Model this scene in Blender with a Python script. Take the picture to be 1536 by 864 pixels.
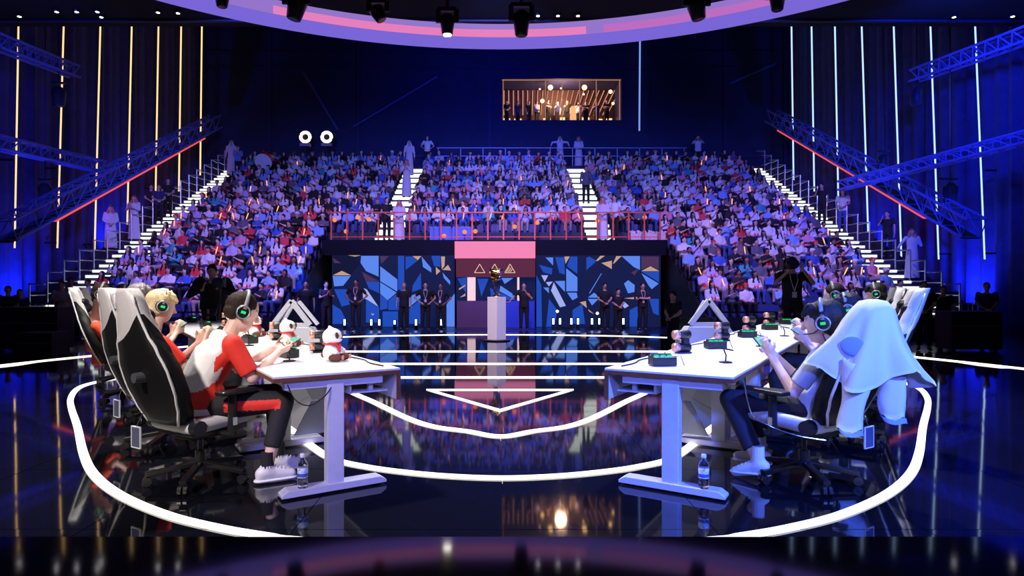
import bpy, math, random
import numpy as np
from mathutils import Vector, Matrix
random.seed(7)
PI = math.pi
SC = bpy.context.scene
COL = SC.collection
for _o in list(bpy.data.objects):
    bpy.data.objects.remove(_o)

# ------------------------------------------------------------------ camera
F = 960.0; VX = 742.0; VY = 430.0; CH = 1.27      # focal length (px of 1536), vanishing point, camera height
cam_d = bpy.data.cameras.new('camera'); cam = bpy.data.objects.new('camera', cam_d); COL.objects.link(cam)
cam.location = (0, 0, CH); cam.rotation_euler = (PI/2, 0, 0)
cam_d.sensor_width = 36.0; cam_d.lens = F/1536*36.0
cam_d.shift_x = (768-VX)/1536; cam_d.shift_y = (VY-432)/1536
cam_d.clip_start = 0.02; cam_d.clip_end = 200
SC.camera = cam
# ------------------------------------------------------------------ world, exposure
SC.view_settings.view_transform = 'Standard'
SC.view_settings.look = 'None'
SC.view_settings.gamma = 1
SC.view_settings.use_curve_mapping = False
SC.view_settings.exposure = 0.25
w = bpy.data.worlds.new('hall_dark'); SC.world = w; w.use_nodes = True
w.node_tree.nodes['Background'].inputs[0].default_value = (0.01, 0.02, 0.2, 1)
w.node_tree.nodes['Background'].inputs[1].default_value = 0.08
# ------------------------------------------------------------------ big lights
def spot(loc, tgt, power, col, size=60, blend=.5, rad=.25):
    d = bpy.data.lights.new('stage_spot_light', 'SPOT'); o = bpy.data.objects.new('stage_spot_light', d); COL.objects.link(o)
    d.energy = power; d.color = col; d.spot_size = math.radians(size); d.spot_blend = blend; d.shadow_soft_size = rad
    o.location = loc; o.rotation_euler = (Vector(tgt)-Vector(loc)).to_track_quat('-Z', 'Y').to_euler(); return o
def area(loc, tgt, power, col, sx, sy, spread=180):
    d = bpy.data.lights.new('stage_area_light', 'AREA'); o = bpy.data.objects.new('stage_area_light', d); COL.objects.link(o)
    d.energy = power; d.color = col; d.shape = 'RECTANGLE'; d.size = sx; d.size_y = sy; d.spread = math.radians(spread)
    o.location = loc; o.rotation_euler = (Vector(tgt)-Vector(loc)).to_track_quat('-Z', 'Y').to_euler(); return o
# white key over each team, from the ring
spot((-3.2, 6.2, 6.4), (-2.4, 5.6, .6), 2300, (1.0, .93, .86), 78, .5)
spot((2.6, 7.6, 6.4), (2.6, 5.9, .7), 2300, (.90, .90, 1.0), 78, .5)
# warm front light on the left team, blue front light on the right team
spot((-3.4, -.6, 4.6), (-2.3, 4.7, .8), 1600, (1.0, .88, .82), 34, .7)
spot((3.6, -.6, 4.4), (2.0, 4.5, .6), 4800, (.06, .15, 1.0), 38, .7)
spot((.2, -1.6, 3.0), (-.5, 4.0, .3), 900, (.26, .24, 1.0), 24, .8)
spot((.2, -1.6, 3.2), (1.3, 4.4, .4), 1000, (.12, .16, 1.0), 42, .7)
# crowd wash: blue from high, a pinker one low down
spot((-7, 15.6, 9.0), (-7, 25.5, 2.6), 3900, (.13, .19, 1.0), 96, .5, .5)
spot((7, 15.6, 9.0), (7, 25.5, 2.6), 3900, (.13, .19, 1.0), 96, .5, .5)
spot((0, 15.6, 9.0), (0, 29, 5.0), 2100, (.13, .19, 1.0), 70, .5, .5)
spot((-6, 12, 8.5), (-9, 23.5, 2.4), 2300, (.95, .42, .95), 52, .8, .5)
spot((6, 12, 8.5), (9, 23.5, 2.4), 2300, (.95, .42, .95), 52, .8, .5)
spot((0, 12, 9.0), (0, 26.5, 4.0), 2000, (.95, .38, .80), 50, .8, .5)
# pedestal and backdrop people
spot((-3, 8, 5), (-.1, 14.9, 1.0), 2200, (1.0, .75, .85), 16, .5)
spot((3, 8, 5), (.1, 14.9, .8), 1800, (.4, .4, 1.0), 16, .5)
spot((0, 13, 6.0), (0, 22.5, .6), 1600, (.9, .5, .6), 70, .7)
# blue uplights washing the side curtains
for sx in (-1, 1):
    spot((sx*16.35, 22.0, .2), (sx*17.0, 24.0, 5.5), (1500 if sx > 0 else 1000), (.02, .05, 1.0), 95, .9, .3)
    spot((sx*16.35, 27.5, 2.5), (sx*17.0, 29.5, 9), 600, (.01, .04, 1.0), 100, .9, .3)
    spot((sx*12.0, 16.0, 9.1), (sx*17.0, 27, 7), 2800 if sx > 0 else 450, (.01, .05, 1.0), 100, .9, .5)
spot((0, 30, 12.0), (0, 38, 11.0), 800, (.01, .06, 1.0), 150, .9, .8)

# ------------------------------------------------------------------ pixel helpers (photo px -> metres)
def P(px, py, Z): return Vector(((px-VX)*Z/F, Z, CH-(py-VY)*Z/F))
def G(px, py, z=0.0):
    Z = (CH-z)*F/(py-VY); return Vector(((px-VX)*Z/F, Z, z))

# ------------------------------------------------------------------ materials
_m = {}
def M(name, col=(.8, .8, .8), rough=.5, metal=0.0, emit=None, es=0.0, noise=0.0, nscale=20, bump=0.0, spec=.5, trans=0.0, coat=0.0):
    if name in _m: return _m[name]
    m = bpy.data.materials.new(name); m.use_nodes = True; nt = m.node_tree; b = nt.nodes['Principled BSDF']
    b.inputs['Base Color'].default_value = (*col, 1); b.inputs['Roughness'].default_value = rough
    b.inputs['Metallic'].default_value = metal; b.inputs['Specular IOR Level'].default_value = spec
    if trans: b.inputs['Transmission Weight'].default_value = trans
    if coat: b.inputs['Coat Weight'].default_value = coat
    if emit is not None:
        b.inputs['Emission Color'].default_value = (*emit, 1); b.inputs['Emission Strength'].default_value = es
    if noise or bump:
        tc = nt.nodes.new('ShaderNodeTexCoord'); n = nt.nodes.new('ShaderNodeTexNoise'); n.inputs['Scale'].default_value = nscale
        n.inputs['Detail'].default_value = 3
        nt.links.new(tc.outputs['Object'], n.inputs['Vector'])
        if noise:
            r = nt.nodes.new('ShaderNodeMapRange'); r.inputs['From Min'].default_value = .3; r.inputs['From Max'].default_value = .7
            r.inputs['To Min'].default_value = 1-noise; r.inputs['To Max'].default_value = 1+noise
            mx = nt.nodes.new('ShaderNodeVectorMath'); mx.operation = 'SCALE'; mx.inputs[0].default_value = col
            nt.links.new(n.outputs[0], r.inputs['Value']); nt.links.new(r.outputs[0], mx.inputs['Scale'])
            nt.links.new(mx.outputs[0], b.inputs['Base Color'])
        if bump:
            bp = nt.nodes.new('ShaderNodeBump'); bp.inputs['Strength'].default_value = bump; bp.inputs['Distance'].default_value = .01
            nt.links.new(n.outputs[0], bp.inputs['Height']); nt.links.new(bp.outputs[0], b.inputs['Normal'])
    _m[name] = m; return m
def E(name, col, s): return M(name, (0.004, .004, .004), .7, emit=col, es=s, spec=.1)

STRIP = E('floor_led', (1.0, .93, .80), 2.4)
STRIPB = E('floor_led_cool', (.78, .80, 1.0), 2.4)
STEPLED = E('step_led', (.92, 1.0, .90), 1.25)
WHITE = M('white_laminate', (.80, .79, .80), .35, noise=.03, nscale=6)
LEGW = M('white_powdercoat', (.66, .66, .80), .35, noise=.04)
PLY = M('brown_edge', (.16, .055, .03), .5, noise=.2, nscale=40)
BLK = M('black_plastic', (.012, .012, .014), .35)
BLKM = M('black_metal', (.02, .02, .023), .3, metal=.6)
SILV = M('silver', (.55, .55, .6), .25, metal=.9)
LEATH = M('black_leatherette', (.006, .006, .007), .5, spec=.3, bump=.15, nscale=120)
WLEATH = M('white_leatherette', (.62, .60, .60), .45, bump=.1, nscale=120, noise=.05)
GREEN = E('green_led', (.01, .8, .22), .9)
NAVY = M('navy_wall', (.015, .022, .10), .8, noise=.15, nscale=1.2)
DARK = M('black_paint', (.008, .009, .016), .6)
COPPER = M('copper', (.75, .38, .28), .35, metal=.5)

# ------------------------------------------------------------------ mesh builder
class MB:
    def __init__(s): s.v = []; s.f = []; s.m = []
    def add(s, vs, fs, mi=0, T=None):
        k = len(s.v)
        for p in vs:
            p = Vector(p)
            if T is not None: p = T @ p
            s.v.append(tuple(p))
        for f in fs: s.f.append(tuple(i+k for i in f)); s.m.append(mi)
        return s
    def box(s, c, d, mi=0, T=None, rz=0, taper=1.0):
        hx, hy, hz = d[0]/2, d[1]/2, d[2]/2
        vs = [(x*(taper if z > 0 else 1), y*(taper if z > 0 else 1), z) for z in (-hz, hz) for x, y in ((-hx, -hy), (hx, -hy), (hx, hy), (-hx, hy))]
        R = Matrix.Translation(Vector(c)) @ Matrix.Rotation(rz, 4, 'Z')
        if T is not None: R = T @ R
        return s.add(vs, [(3, 2, 1, 0), (4, 5, 6, 7), (0, 1, 5, 4), (1, 2, 6, 5), (2, 3, 7, 6), (3, 0, 4, 7)], mi, R)
    def bar(s, a, b, wx, wz, mi=0, up=(0, 0, 1)):
        a = Vector(a); b = Vector(b); d = (b-a); L = d.length; d.normalize(); up = Vector(up)
        if abs(d.dot(up)) > .98: up = Vector((1, 0, 0))
        x = d.cross(up).normalized(); z = x.cross(d).normalized()
        T = Matrix((x, d, z)).transposed().to_4x4(); T.translation = (a+b)/2
        return s.box((0, 0, 0), (wx, L, wz), mi, T)
    def cyl(s, a, b, ra, rb=None, seg=12, mi=0, cap=True, T=None):
        rb = ra if rb is None else rb
        a = Vector(a); b = Vector(b); d = (b-a).normalized(); up = Vector((0, 0, 1)) if abs(d.z) < .95 else Vector((1, 0, 0))
        x = d.cross(up).normalized(); y = d.cross(x).normalized()
        vs = []
        for c, r in ((a, ra), (b, rb)):
            for i in range(seg):
                t = 2*PI*i/seg; vs.append(c+x*math.cos(t)*r+y*math.sin(t)*r)
        fs = [(i, (i+1) % seg, seg+(i+1) % seg, seg+i) for i in range(seg)]
        if cap: fs += [tuple(range(seg))[::-1], tuple(range(seg, 2*seg))]
        return s.add(vs, fs, mi, T)
    def tube(s, pts, r, seg=6, mi=0, closed=False):
        pts = [Vector(p) for p in pts]; n = len(pts); vs = []
        for i, p in enumerate(pts):
            a = pts[i-1] if (i > 0 or closed) else p; b = pts[(i+1) % n] if (i < n-1 or closed) else p
            d = (b-a).normalized(); up = Vector((0, 0, 1)) if abs(d.z) < .95 else Vector((1, 0, 0))
            x = d.cross(up).normalized(); y = d.cross(x)
            rr = r[i] if isinstance(r, (list, tuple)) else r
            for k in range(seg): t = 2*PI*k/seg; vs.append(p+x*math.cos(t)*rr+y*math.sin(t)*rr)
        fs = []
        for i in range(n if closed else n-1):
            for k in range(seg):
                j = (i+1) % n; fs.append((i*seg+k, i*seg+(k+1) % seg, j*seg+(k+1) % seg, j*seg+k))
        if not closed: fs += [tuple(range(seg))[::-1], tuple(range((n-1)*seg, n*seg))]
        return s.add(vs, fs, mi)
    def ell(s, c, r, seg=12, rings=8, mi=0, T=None):
        vs = [Vector((0, 0, -1))]
        for i in range(1, rings):
            ph = PI*i/rings
            for k in range(seg): t = 2*PI*k/seg; vs.append(Vector((math.sin(ph)*math.cos(t), math.sin(ph)*math.sin(t), -math.cos(ph))))
        vs.append(Vector((0, 0, 1)))
        fs = [(0, 1+(k+1) % seg, 1+k) for k in range(seg)]
        for i in range(rings-2):
            for k in range(seg): a = 1+i*seg; fs.append((a+k, a+(k+1) % seg, a+seg+(k+1) % seg, a+seg+k))
        e = 1+(rings-2)*seg; fs += [(e+k, e+(k+1) % seg, len(vs)-1) for k in range(seg)]
        if not isinstance(r, (list, tuple, Vector)): r = (r, r, r)
        vs = [Vector((p.x*r[0], p.y*r[1], p.z*r[2]))+Vector(c) for p in vs]
        return s.add(vs, fs, mi, T)
    def lathe(s, prof, c=(0, 0, 0), seg=16, mi=0, T=None):
        vs = []; c = Vector(c)
        for r, z in prof:
            for k in range(seg): t = 2*PI*k/seg; vs.append(c+Vector((r*math.cos(t), r*math.sin(t), z)))
        fs = [(i*seg+k, i*seg+(k+1) % seg, (i+1)*seg+(k+1) % seg, (i+1)*seg+k) for i in range(len(prof)-1) for k in range(seg)]
        fs += [tuple(range(seg))[::-1], tuple(range((len(prof)-1)*seg, len(prof)*seg))]
        return s.add(vs, fs, mi, T)
    def prism(s, poly, o, u, v, th, mi=0):      # 2-D polygon in plane (u, v) at o, extruded along u x v by th
        o = Vector(o); u = Vector(u); v = Vector(v); nn = u.cross(v).normalized()*th; n = len(poly)
        vs = [o+u*a+v*b for a, b in poly]+[o+u*a+v*b+nn for a, b in poly]
        fs = [tuple(range(n))[::-1], tuple(range(n, 2*n))]+[(i, (i+1) % n, n+(i+1) % n, n+i) for i in range(n)]
        return s.add(vs, fs, mi)
    def loft(s, rings, mi=0, cap=True):
        n = len(rings[0]); vs = [p for r in rings for p in r]
        fs = [(i*n+k, i*n+(k+1) % n, (i+1)*n+(k+1) % n, (i+1)*n+k) for i in range(len(rings)-1) for k in range(n)]
        if cap: fs += [tuple(range(n))[::-1], tuple(range((len(rings)-1)*n, len(rings)*n))]
        return s.add(vs, fs, mi)
    def mesh(s, name, mats, smooth=False):
        me = bpy.data.meshes.new(name); me.from_pydata(s.v, [], s.f)
        for m in (mats if isinstance(mats, (list, tuple)) else [mats]): me.materials.append(m)
        me.polygons.foreach_set('material_index', s.m)
        if smooth: me.polygons.foreach_set('use_smooth', [True]*len(s.f))
        me.update(); return me
    def build(s, name, mats, parent=None, smooth=False, bevel=0, loc=None, rz=0):
        me = s.mesh(name, mats, smooth)
        return put(name, me, parent, loc, rz, bevel, smooth)
def put(name, me, parent=None, loc=None, rz=0, bevel=0, smooth=False):
    o = bpy.data.objects.new(name, me); COL.objects.link(o)
    if parent is not None: o.parent = parent
    if loc is not None: o.location = loc
    if rz: o.rotation_euler = (0, 0, rz)
    if bevel:
        m = o.modifiers.new('bevel', 'BEVEL'); m.width = bevel; m.segments = 2; m.limit_method = 'ANGLE'
    return o
def tag(o, label=None, cat=None, group=None, kind=None):
    if label: o['label'] = label
    if cat: o['category'] = cat
    if group: o['group'] = group
    if kind: o['kind'] = kind
    return o
def thing(name, label, cat, loc=(0, 0, 0), rz=0, group=None):
    o = bpy.data.objects.new(name, None); COL.objects.link(o); o.empty_display_size = .1
    o.location = loc; o.rotation_euler = (0, 0, rz); return tag(o, label, cat, group)
def struct(name, mb, mats, smooth=False, label=None):
    o = mb.build(name, mats, None, smooth); tag(o, label, None, None, 'structure'); return o
def children(o): return [c for c in bpy.data.objects if c.parent == o]
def copy_thing(src, kids, loc, rz, label, group=None):
    """kids: list of (child, [grandchildren])"""
    r = src.copy(); COL.objects.link(r); r.location = loc; r.rotation_euler = (0, 0, rz); r['label'] = label
    if group: r['group'] = group
    out = []
    for ch, gs in kids:
        c = ch.copy(); COL.objects.link(c); c.parent = r
        gg = []
        for g in gs: d = g.copy(); COL.objects.link(d); d.parent = c; gg.append(d)
        out.append((c, gg))
    return r, out
def kidlist(o): return [(c, children(c)) for c in children(o)]
ORD = ['first', 'second', 'third', 'fourth', 'fifth', 'sixth', 'seventh', 'eighth', 'ninth', 'tenth', 'eleventh', 'twelfth', 'thirteenth',
       'fourteenth', 'fifteenth', 'sixteenth', 'seventeenth', 'eighteenth', 'nineteenth', 'twentieth', 'twenty-first', 'twenty-second']
def spline(pts, n=10, closed=False):
    pts = [Vector(p) for p in pts]; out = []; N = len(pts)
    for i in range(N if closed else N-1):
        g = lambda k: pts[k % N] if closed else pts[max(0, min(N-1, k))]
        p0, p1, p2, p3 = g(i-1), g(i), g(i+1), g(i+2)
        for k in range(n):
            t = k/n; out.append(.5*((2*p1)+(p2-p0)*t+(2*p0-5*p1+4*p2-p3)*t*t+(3*p1-p0-3*p2+p3)*t**3))
    if not closed: out.append(pts[-1])
    return out

# ------------------------------------------------------------------ figures: overlapping limbs fused into one skin by voxel remesh
TMP = bpy.data.scenes.new('remesh_scratch')
class Fig:
    def __init__(s): s.g = MB(); s.d = []
    def cap(s, a, b, ra, rb=None, mi=0, seg=12):
        rb = ra if rb is None else rb; a = Vector(a); b = Vector(b); d = b-a
        if d.length < 1e-5: d = Vector((0, 0, 1e-3)); b = a+d
        d = d.normalized(); up = Vector((0, 0, 1)) if abs(d.z) < .95 else Vector((1, 0, 0))
        x = d.cross(up).normalized(); y = d.cross(x); rings = []
        for c, r, angs in ((a, ra, (-80, -50, -20, 0)), (b, rb, (0, 20, 50, 80))):
            for an in angs:
                t = math.radians(an); rr = r*math.cos(t); q = c+d*(r*math.sin(t))
                rings.append([q+x*math.cos(2*PI*k/seg)*rr+y*math.sin(2*PI*k/seg)*rr for k in range(seg)])
        s.g.loft(rings); s.d.append((0, a, b, ra, rb, mi)); return s
    def frus(s, a, b, ra, rb, mi=0, seg=14):
        s.g.cyl(a, b, ra, rb, seg); s.d.append((0, Vector(a), Vector(b), ra, rb, mi)); return s
    def ell(s, c, r, R=None, mi=0):
        T = Matrix.Translation(Vector(c)) @ (R.to_4x4() if R is not None else Matrix())
        s.g.ell((0, 0, 0), r, 14, 10, 0, T); s.d.append((1, Vector(c), Vector(r), R, 0, mi)); return s
    def torso(s, secs, side, mi=0, seg=18):       # secs: (centre, rx, ry) ; side: unit x direction
        side = Vector(side).normalized(); rings = []
        for i, (c, rx, ry) in enumerate(secs):
            c = Vector(c); a = Vector(secs[max(0, i-1)][0]); b = Vector(secs[min(len(secs)-1, i+1)][0]); d = (b-a).normalized()
            fy = d.cross(side).normalized()
            rings.append([c+side*math.cos(2*PI*k/seg)*rx+fy*math.sin(2*PI*k/seg)*ry for k in range(seg)])
        s.g.loft(rings)
        for i in range(len(secs)-1):
            (c0, x0, y0), (c1, x1, y1) = secs[i], secs[i+1]
            for sg in (-1, 0, 1):
                s.d.append((0, Vector(c0)+side*sg*(x0-y0), Vector(c1)+side*sg*(x1-y1), y0, y1, mi))
        return s
    def mesh(s, name, mats, voxel=.02, smooth=2):
        me = s.g.mesh('tmp', []); o = bpy.data.objects.new('tmp', me); TMP.collection.objects.link(o)
        r = o.modifiers.new('r', 'REMESH'); r.mode = 'VOXEL'; r.voxel_size = voxel
        if smooth:
            q = o.modifiers.new('s', 'SMOOTH'); q.iterations = smooth; q.factor = .5
        TMP.view_layers[0].update(); dg = TMP.view_layers[0].depsgraph; out = bpy.data.meshes.new_from_object(o.evaluated_get(dg))
        out.name = name; bpy.data.objects.remove(o); bpy.data.meshes.remove(me)
        out.materials.clear()
        mats = mats if isinstance(mats, (list, tuple)) else [mats]
        for m in mats: out.materials.append(m)
        nf = len(out.polygons)
        out.polygons.foreach_set('use_smooth', [True]*nf)
        if len(mats) > 1 and nf:
            c = np.empty(nf*3); out.polygons.foreach_get('center', c); c = c.reshape(-1, 3)
            best = np.full(nf, 1e9); idx = np.zeros(nf, int)
            for k, a, b, ra, rb, mi in s.d:
                if k == 0:
                    A = np.array(a); d = np.array(b)-A; L = max(d @ d, 1e-9); t = np.clip(((c-A) @ d)/L, 0, 1)
                    dist = np.linalg.norm(c-A-t[:, None]*d, axis=1)-(ra+(rb-ra)*t)
                else:
                    q = c-np.array(a)
                    if ra is not None: q = q @ np.array(ra)
                    dist = (np.linalg.norm(q/np.array(b), axis=1)-1)*min(b)
                w_ = dist < best-1e-6; best[w_] = dist[w_]; idx[w_] = mi
            out.polygons.foreach_set('material_index', idx.tolist())
        else:
            out.polygons.foreach_set('material_index', [0]*nf)
        out.update(); return out
def V(*a): return Vector(a)

# ================================================================== SETTING
XC = .05                                            # mirror axis of the stage
gloss = M('black_gloss_floor', (.0035, .004, .008), .045, spec=.5)
gl2 = M('black_gloss_panel', (.003, .0035, .008), .06, spec=.5)
mb = MB(); mb.box((0, 16, -.35), (60, 48, .1)); struct('floor', mb, M('dark_hall_floor', (.006, .008, .03), .3, noise=.2, nscale=2))
_a = P(753, 180, 37.6); _b = P(932, 118, 37.6); mb = MB()
mb.box(((-17.5+_a.x)/2, 37.7, 7), (_a.x+17.5, .2, 20.6)); mb.box(((17.5+_b.x)/2, 37.7, 7), (17.5-_b.x, .2, 20.6))
mb.box(((_a.x+_b.x)/2, 37.7, (_b.z+17.3)/2), (_b.x-_a.x, .2, 17.3-_b.z)); mb.box(((_a.x+_b.x)/2, 37.7, (_a.z-3.3)/2), (_b.x-_a.x, .2, _a.z+3.3))
wb = struct('wall_back', mb, NAVY)
for zz, d in ((15.0, .10), (14.1, .07), (8.9, .1)):
    MB().box((0, 37.52, zz), (33.6, .12, d)).build('wall_rail', M('navy_trim', (.014, .02, .12), .7), wb)
for xx in (-13.2, -8.0, -.3, 13.5):
    MB().box((xx, 37.55, 11), (.16, .08, 12)).build('wall_seam', M('navy_trim', (.014, .02, .12), .7), wb)
curt_m = M('blue_velvet_curtain', (.035, .04, .20), .85, noise=.15, nscale=3)
for s, nm in ((-1, 'wall_left'), (1, 'wall_right')):
    m_ = MB(); n = 340; z0, z1 = -.3, 17.2; ys = [-6.4+44.4*i/n for i in range(n+1)]
    off = [.10*math.sin(y*9.5+1.3*math.sin(y*.9))+.05*math.sin(y*23+s) for y in ys]
    for k, (zz) in enumerate((z0, 6, z1)):
        for i, y in enumerate(ys): m_.v.append((s*(17+off[i]*(1 if k else 1.2)), y, zz))
    for k in range(2):
        for i in range(n): m_.f.append((k*(n+1)+i, k*(n+1)+i+1, (k+1)*(n+1)+i+1, (k+1)*(n+1)+i)); m_.m.append(0)
    struct(nm, m_, curt_m, True)
mb = MB(); mb.box((0, -6.6, 4.4), (35, .2, 10)); struct('wall_front', mb, DARK)
mb = MB(); mb.box((0, 6.75, 9.6), (34.4, 26.5, .4)); mb.box((0, 28.8, 17.4), (34.4, 18, .3)); 
ceil = struct('ceiling', mb, M('black_ceiling', (.004, .004, .006), .8))
MB().box((0, 19.5, 9.36), (34, .1, .05)).build('ceiling_trim', M('ceiling_trim', (.006, .008, .05), .5), ceil)

# downlights set in the black ceiling
LW = E('downlight_white', (1, .95, 1), 9)
for i, (px, py) in enumerate([(29, 22), (85, 15), (115, 15), (146, 15), (152, 23), (237, 16), (267, 17), (807, 21), (837, 21), (867, 21), (1431, 23), (1519, 22)]):
    Z = (9.4-CH)*F/(VY-py); p = P(px, py, Z)
    d = MB().cyl((0, 0, 0), (0, 0, .05), .09, .11, 10, 0).build('housing', BLKM)
    t = thing('ceiling_downlight', '', 'ceiling light', (p.x, p.y, 9.34), 0, 'downlights in the black ceiling')
    side = 'left' if px < 400 else ('middle' if px < 1000 else 'right'); rank = {'left': [29, 85, 115, 146, 152, 237, 267], 'middle': [807, 837, 867], 'right': [1431, 1519]}[side].index(px)
    t['label'] = 'tiny white ceiling downlight, %s from the left in the %s group at the top' % (ORD[rank], side)
    d.parent = t; MB().cyl((0, 0, -.004), (0, 0, .0), .05, .05, 10).build('bulb', LW, t)

# ------------------------------------------------ stage platform with glossy panels
outl = [(-8.0, 1.2), (-8.5, 3), (-8.75, 5.5), (-8.5, 8.4), (-7.98, 10.33), (-7.4, 11.8), (-6.2, 14.1), (-3.76, 16.2), (0, 16.9)]
outl_full = outl+[(-x, y) for x, y in outl[:-1]][::-1]
loop = spline([V(x+XC, y, 0) for x, y in outl_full], 6)
ctr = V(XC, 6, 0)
edge = [ctr+(p-ctr)*1.1 for p in loop]+[V(8.8, -2.5, 0), V(-8.8, -2.5, 0)]
poly = [(p.x, p.y) for p in edge]
stage = thing('stage_platform', 'round black glossy stage platform with white floor light lines', 'stage')
stage['kind'] = 'structure'; del stage['category']
m_ = MB(); m_.prism(poly, (0, 0, -.30), (1, 0, 0), (0, 1, 0), .292 if True else 0); m_.build('deck', gl2, stage)
def inside(x, y):
    c = False; j = len(poly)-1
    for i in range(len(poly)):
        xi, yi = poly[i]; xj, yj = poly[j]
        if (yi > y) != (yj > y) and x < (xj-xi)*(y-yi)/(yj-yi)+xi: c = not c
        j = i
    return c
tile_me = MB().box((0, 0, -.004), (1.095, 1.095, .008)).mesh('floor_panel', gloss)
cnt = 0
for iy in range(0, 16):
    for ix in range(-8, 8):
        x = (ix+.5)*1.1+XC; y = .6+iy*1.1
        if all(inside(x+a, y+b) for a in (-.5, .5) for b in (-.5, .5)) and cnt < 290:
            o = put('floor_panel', tile_me, stage, (x, y, -.0005)); cnt += 1
            o.rotation_euler = (random.uniform(-1, 1)*.0010, random.uniform(-1, 1)*.0010, 0)
def ribbon(name, pts, wd, mat, par=stage, closed=False, label=None):
    pts = [Vector((p[0], p[1], 0)) for p in pts]; n = len(pts); m = MB()
    for i, p in enumerate(pts):
        a = pts[(i-1) % n] if (i or closed) else p; b = pts[(i+1) % n] if (i < n-1 or closed) else p
        d = (b-a).normalized(); nn = V(-d.y, d.x, 0)*wd/2
        for q, z in ((p+nn, -.004), (p-nn, -.004), (p-nn, .010), (p+nn, .010)): m.v.append((q.x, q.y, z))
    for i in range(n if closed else n-1):
        j = (i+1) % n
        for k in range(4): m.f.append((i*4+k, j*4+k, j*4+(k+1) % 4, i*4+(k+1) % 4)); m.m.append(0)
    if not closed: m.f += [(0, 1, 2, 3), ((n-1)*4+3, (n-1)*4+2, (n-1)*4+1, (n-1)*4)]; m.m += [0, 0]
    o = m.build(name, mat, par)
    if label: o['label'] = label
    return o
mir = lambda L: [V(2*XC-p.x, p.y, 0) for p in L]
c1 = [G(x, y) for x, y in [(445, 811), (400, 805), (330, 793), (250, 773), (180, 743), (141, 712), (125, 680), (116, 640), (107, 612), (106, 598), (114, 585), (130, 577), (160, 570.5), (192, 567)]]
c1 = [V(-.3, 3.12, 0)]+c1+[V(-4.5, 9.15, 0), V(-3.9, 8.9, 0), V(-3.35, 8.1, 0)]
c2h = [G(x, y) for x, y in [(430, 640), (460, 664), (497, 688), (545, 700), (600, 708), (670, 714.5)]]
c2 = [V(-3.35, 8.1, 0)]+c2h+[V(XC, 4.24, 0)]
for fn in (lambda L: L, mir):
    lab = 'left' if fn(c1)[3].x < 0 else 'right'
    ribbon('floor_light_line', spline(fn(c1), 8), .058, STRIP if lab == 'left' else STRIPB, label='bright outer floor light line curving round the %s team' % lab)
c2f = spline(c2+mir(c2[:-1])[::-1], 8)
ribbon('floor_light_line', c2f, .062, STRIP, label='white floor light line sweeping in a U between both tables')
c3 = [V(-2.9, 9.9, 0)]+[G(x, y) for x, y in [(520, 585), (560, 603), (610, 627), (650, 640), (700, 647)]]
ribbon('floor_light_line', spline(c3+[V(XC, 5.42, 0)]+mir(c3)[::-1], 8), .07, STRIP, label='inner curved floor light line below the triangle')
tri = [G(643, 585), G(857, 585), G(750, 616)]
ribbon('floor_light_line', tri, .075, STRIP, closed=True, label='white triangle outline on the stage floor')
for y, hw, wd in ((566.3, 2.75, .09), (545.8, 3.55, .11), (527.3, 4.3, .15)):
    Z = G(742, y).y; ribbon('floor_light_line', [(XC-hw, Z), (XC+hw, Z)], wd, STRIP)
ribbon('floor_light_line', [p for p in loop], .13, STRIP, label='long pale light line along the rim of the stage')

# glossy ledge right under the lens
lg = thing('front_ledge', 'glossy black ledge along the bottom edge of the picture', 'ledge', (0, 0, 0))
MB().box((0, -.02, CH-.115), (1.3, .556, .03)).build('ledge_top', gl2, lg, bevel=.002)
MB().box((0, -.04, (CH-.13)/2), (1.2, .46, CH-.13)).build('ledge_cabinet', DARK, lg)

# ------------------------------------------------ light ring over the stage
RD, RH = 15.0, 1.27+356*15/960
R2 = .672*RD; RCy = RD-R2; R1 = R2-.64
ring = thing('light_ring', 'huge lilac and pink halo light ring hanging over the stage', 'light ring', (XC+.1, RCy, RH))
LIL = E('ring_lilac', (.16, .11, .56), 1.0); PNK = E('ring_pink', (.66, .18, .42), 1.0); LIL2 = E('ring_lilac_pale', (.25, .15, .50), 1.0)
def band(name, prof, mats, a0=0, a1=2*PI, seg=160, mi=0):
    m = MB(); n = len(prof)
    for i in range(seg+1):
        t = a0+(a1-a0)*i/seg
        for r, z in prof: m.v.append((r*math.sin(t), r*math.cos(t), z))
    for i in range(seg):
        for k in range(n): m.f.append((i*n+k, i*n+(k+1) % n, (i+1)*n+(k+1) % n, (i+1)*n+k)); m.m.append(mi)
    return m.build(name, mats, ring)
band('ring_underside', [(R1, 0), (R2, 0), (R2, .03), (R1, .03)], LIL)
band('ring_fascia', [(R1, .03), (R1+.04, .03), (R1+.04, .33), (R1, .33)], LIL2)
band('ring_casing', [(R1+.04, .03), (R2, .03), (R2, .33), (R1+.04, .33)], DARK)
band('pink_band', [(R1-.012, .035), (R1, .035), (R1, .2), (R1-.012, .2)], PNK, -.52, .20, 60)
band('pink_band', [(R1-.012, .035), (R1, .035), (R1, .2), (R1-.012, .2)], E('ring_pink_dim', (.50, .15, .52), .85), .24, .62, 40)

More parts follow.
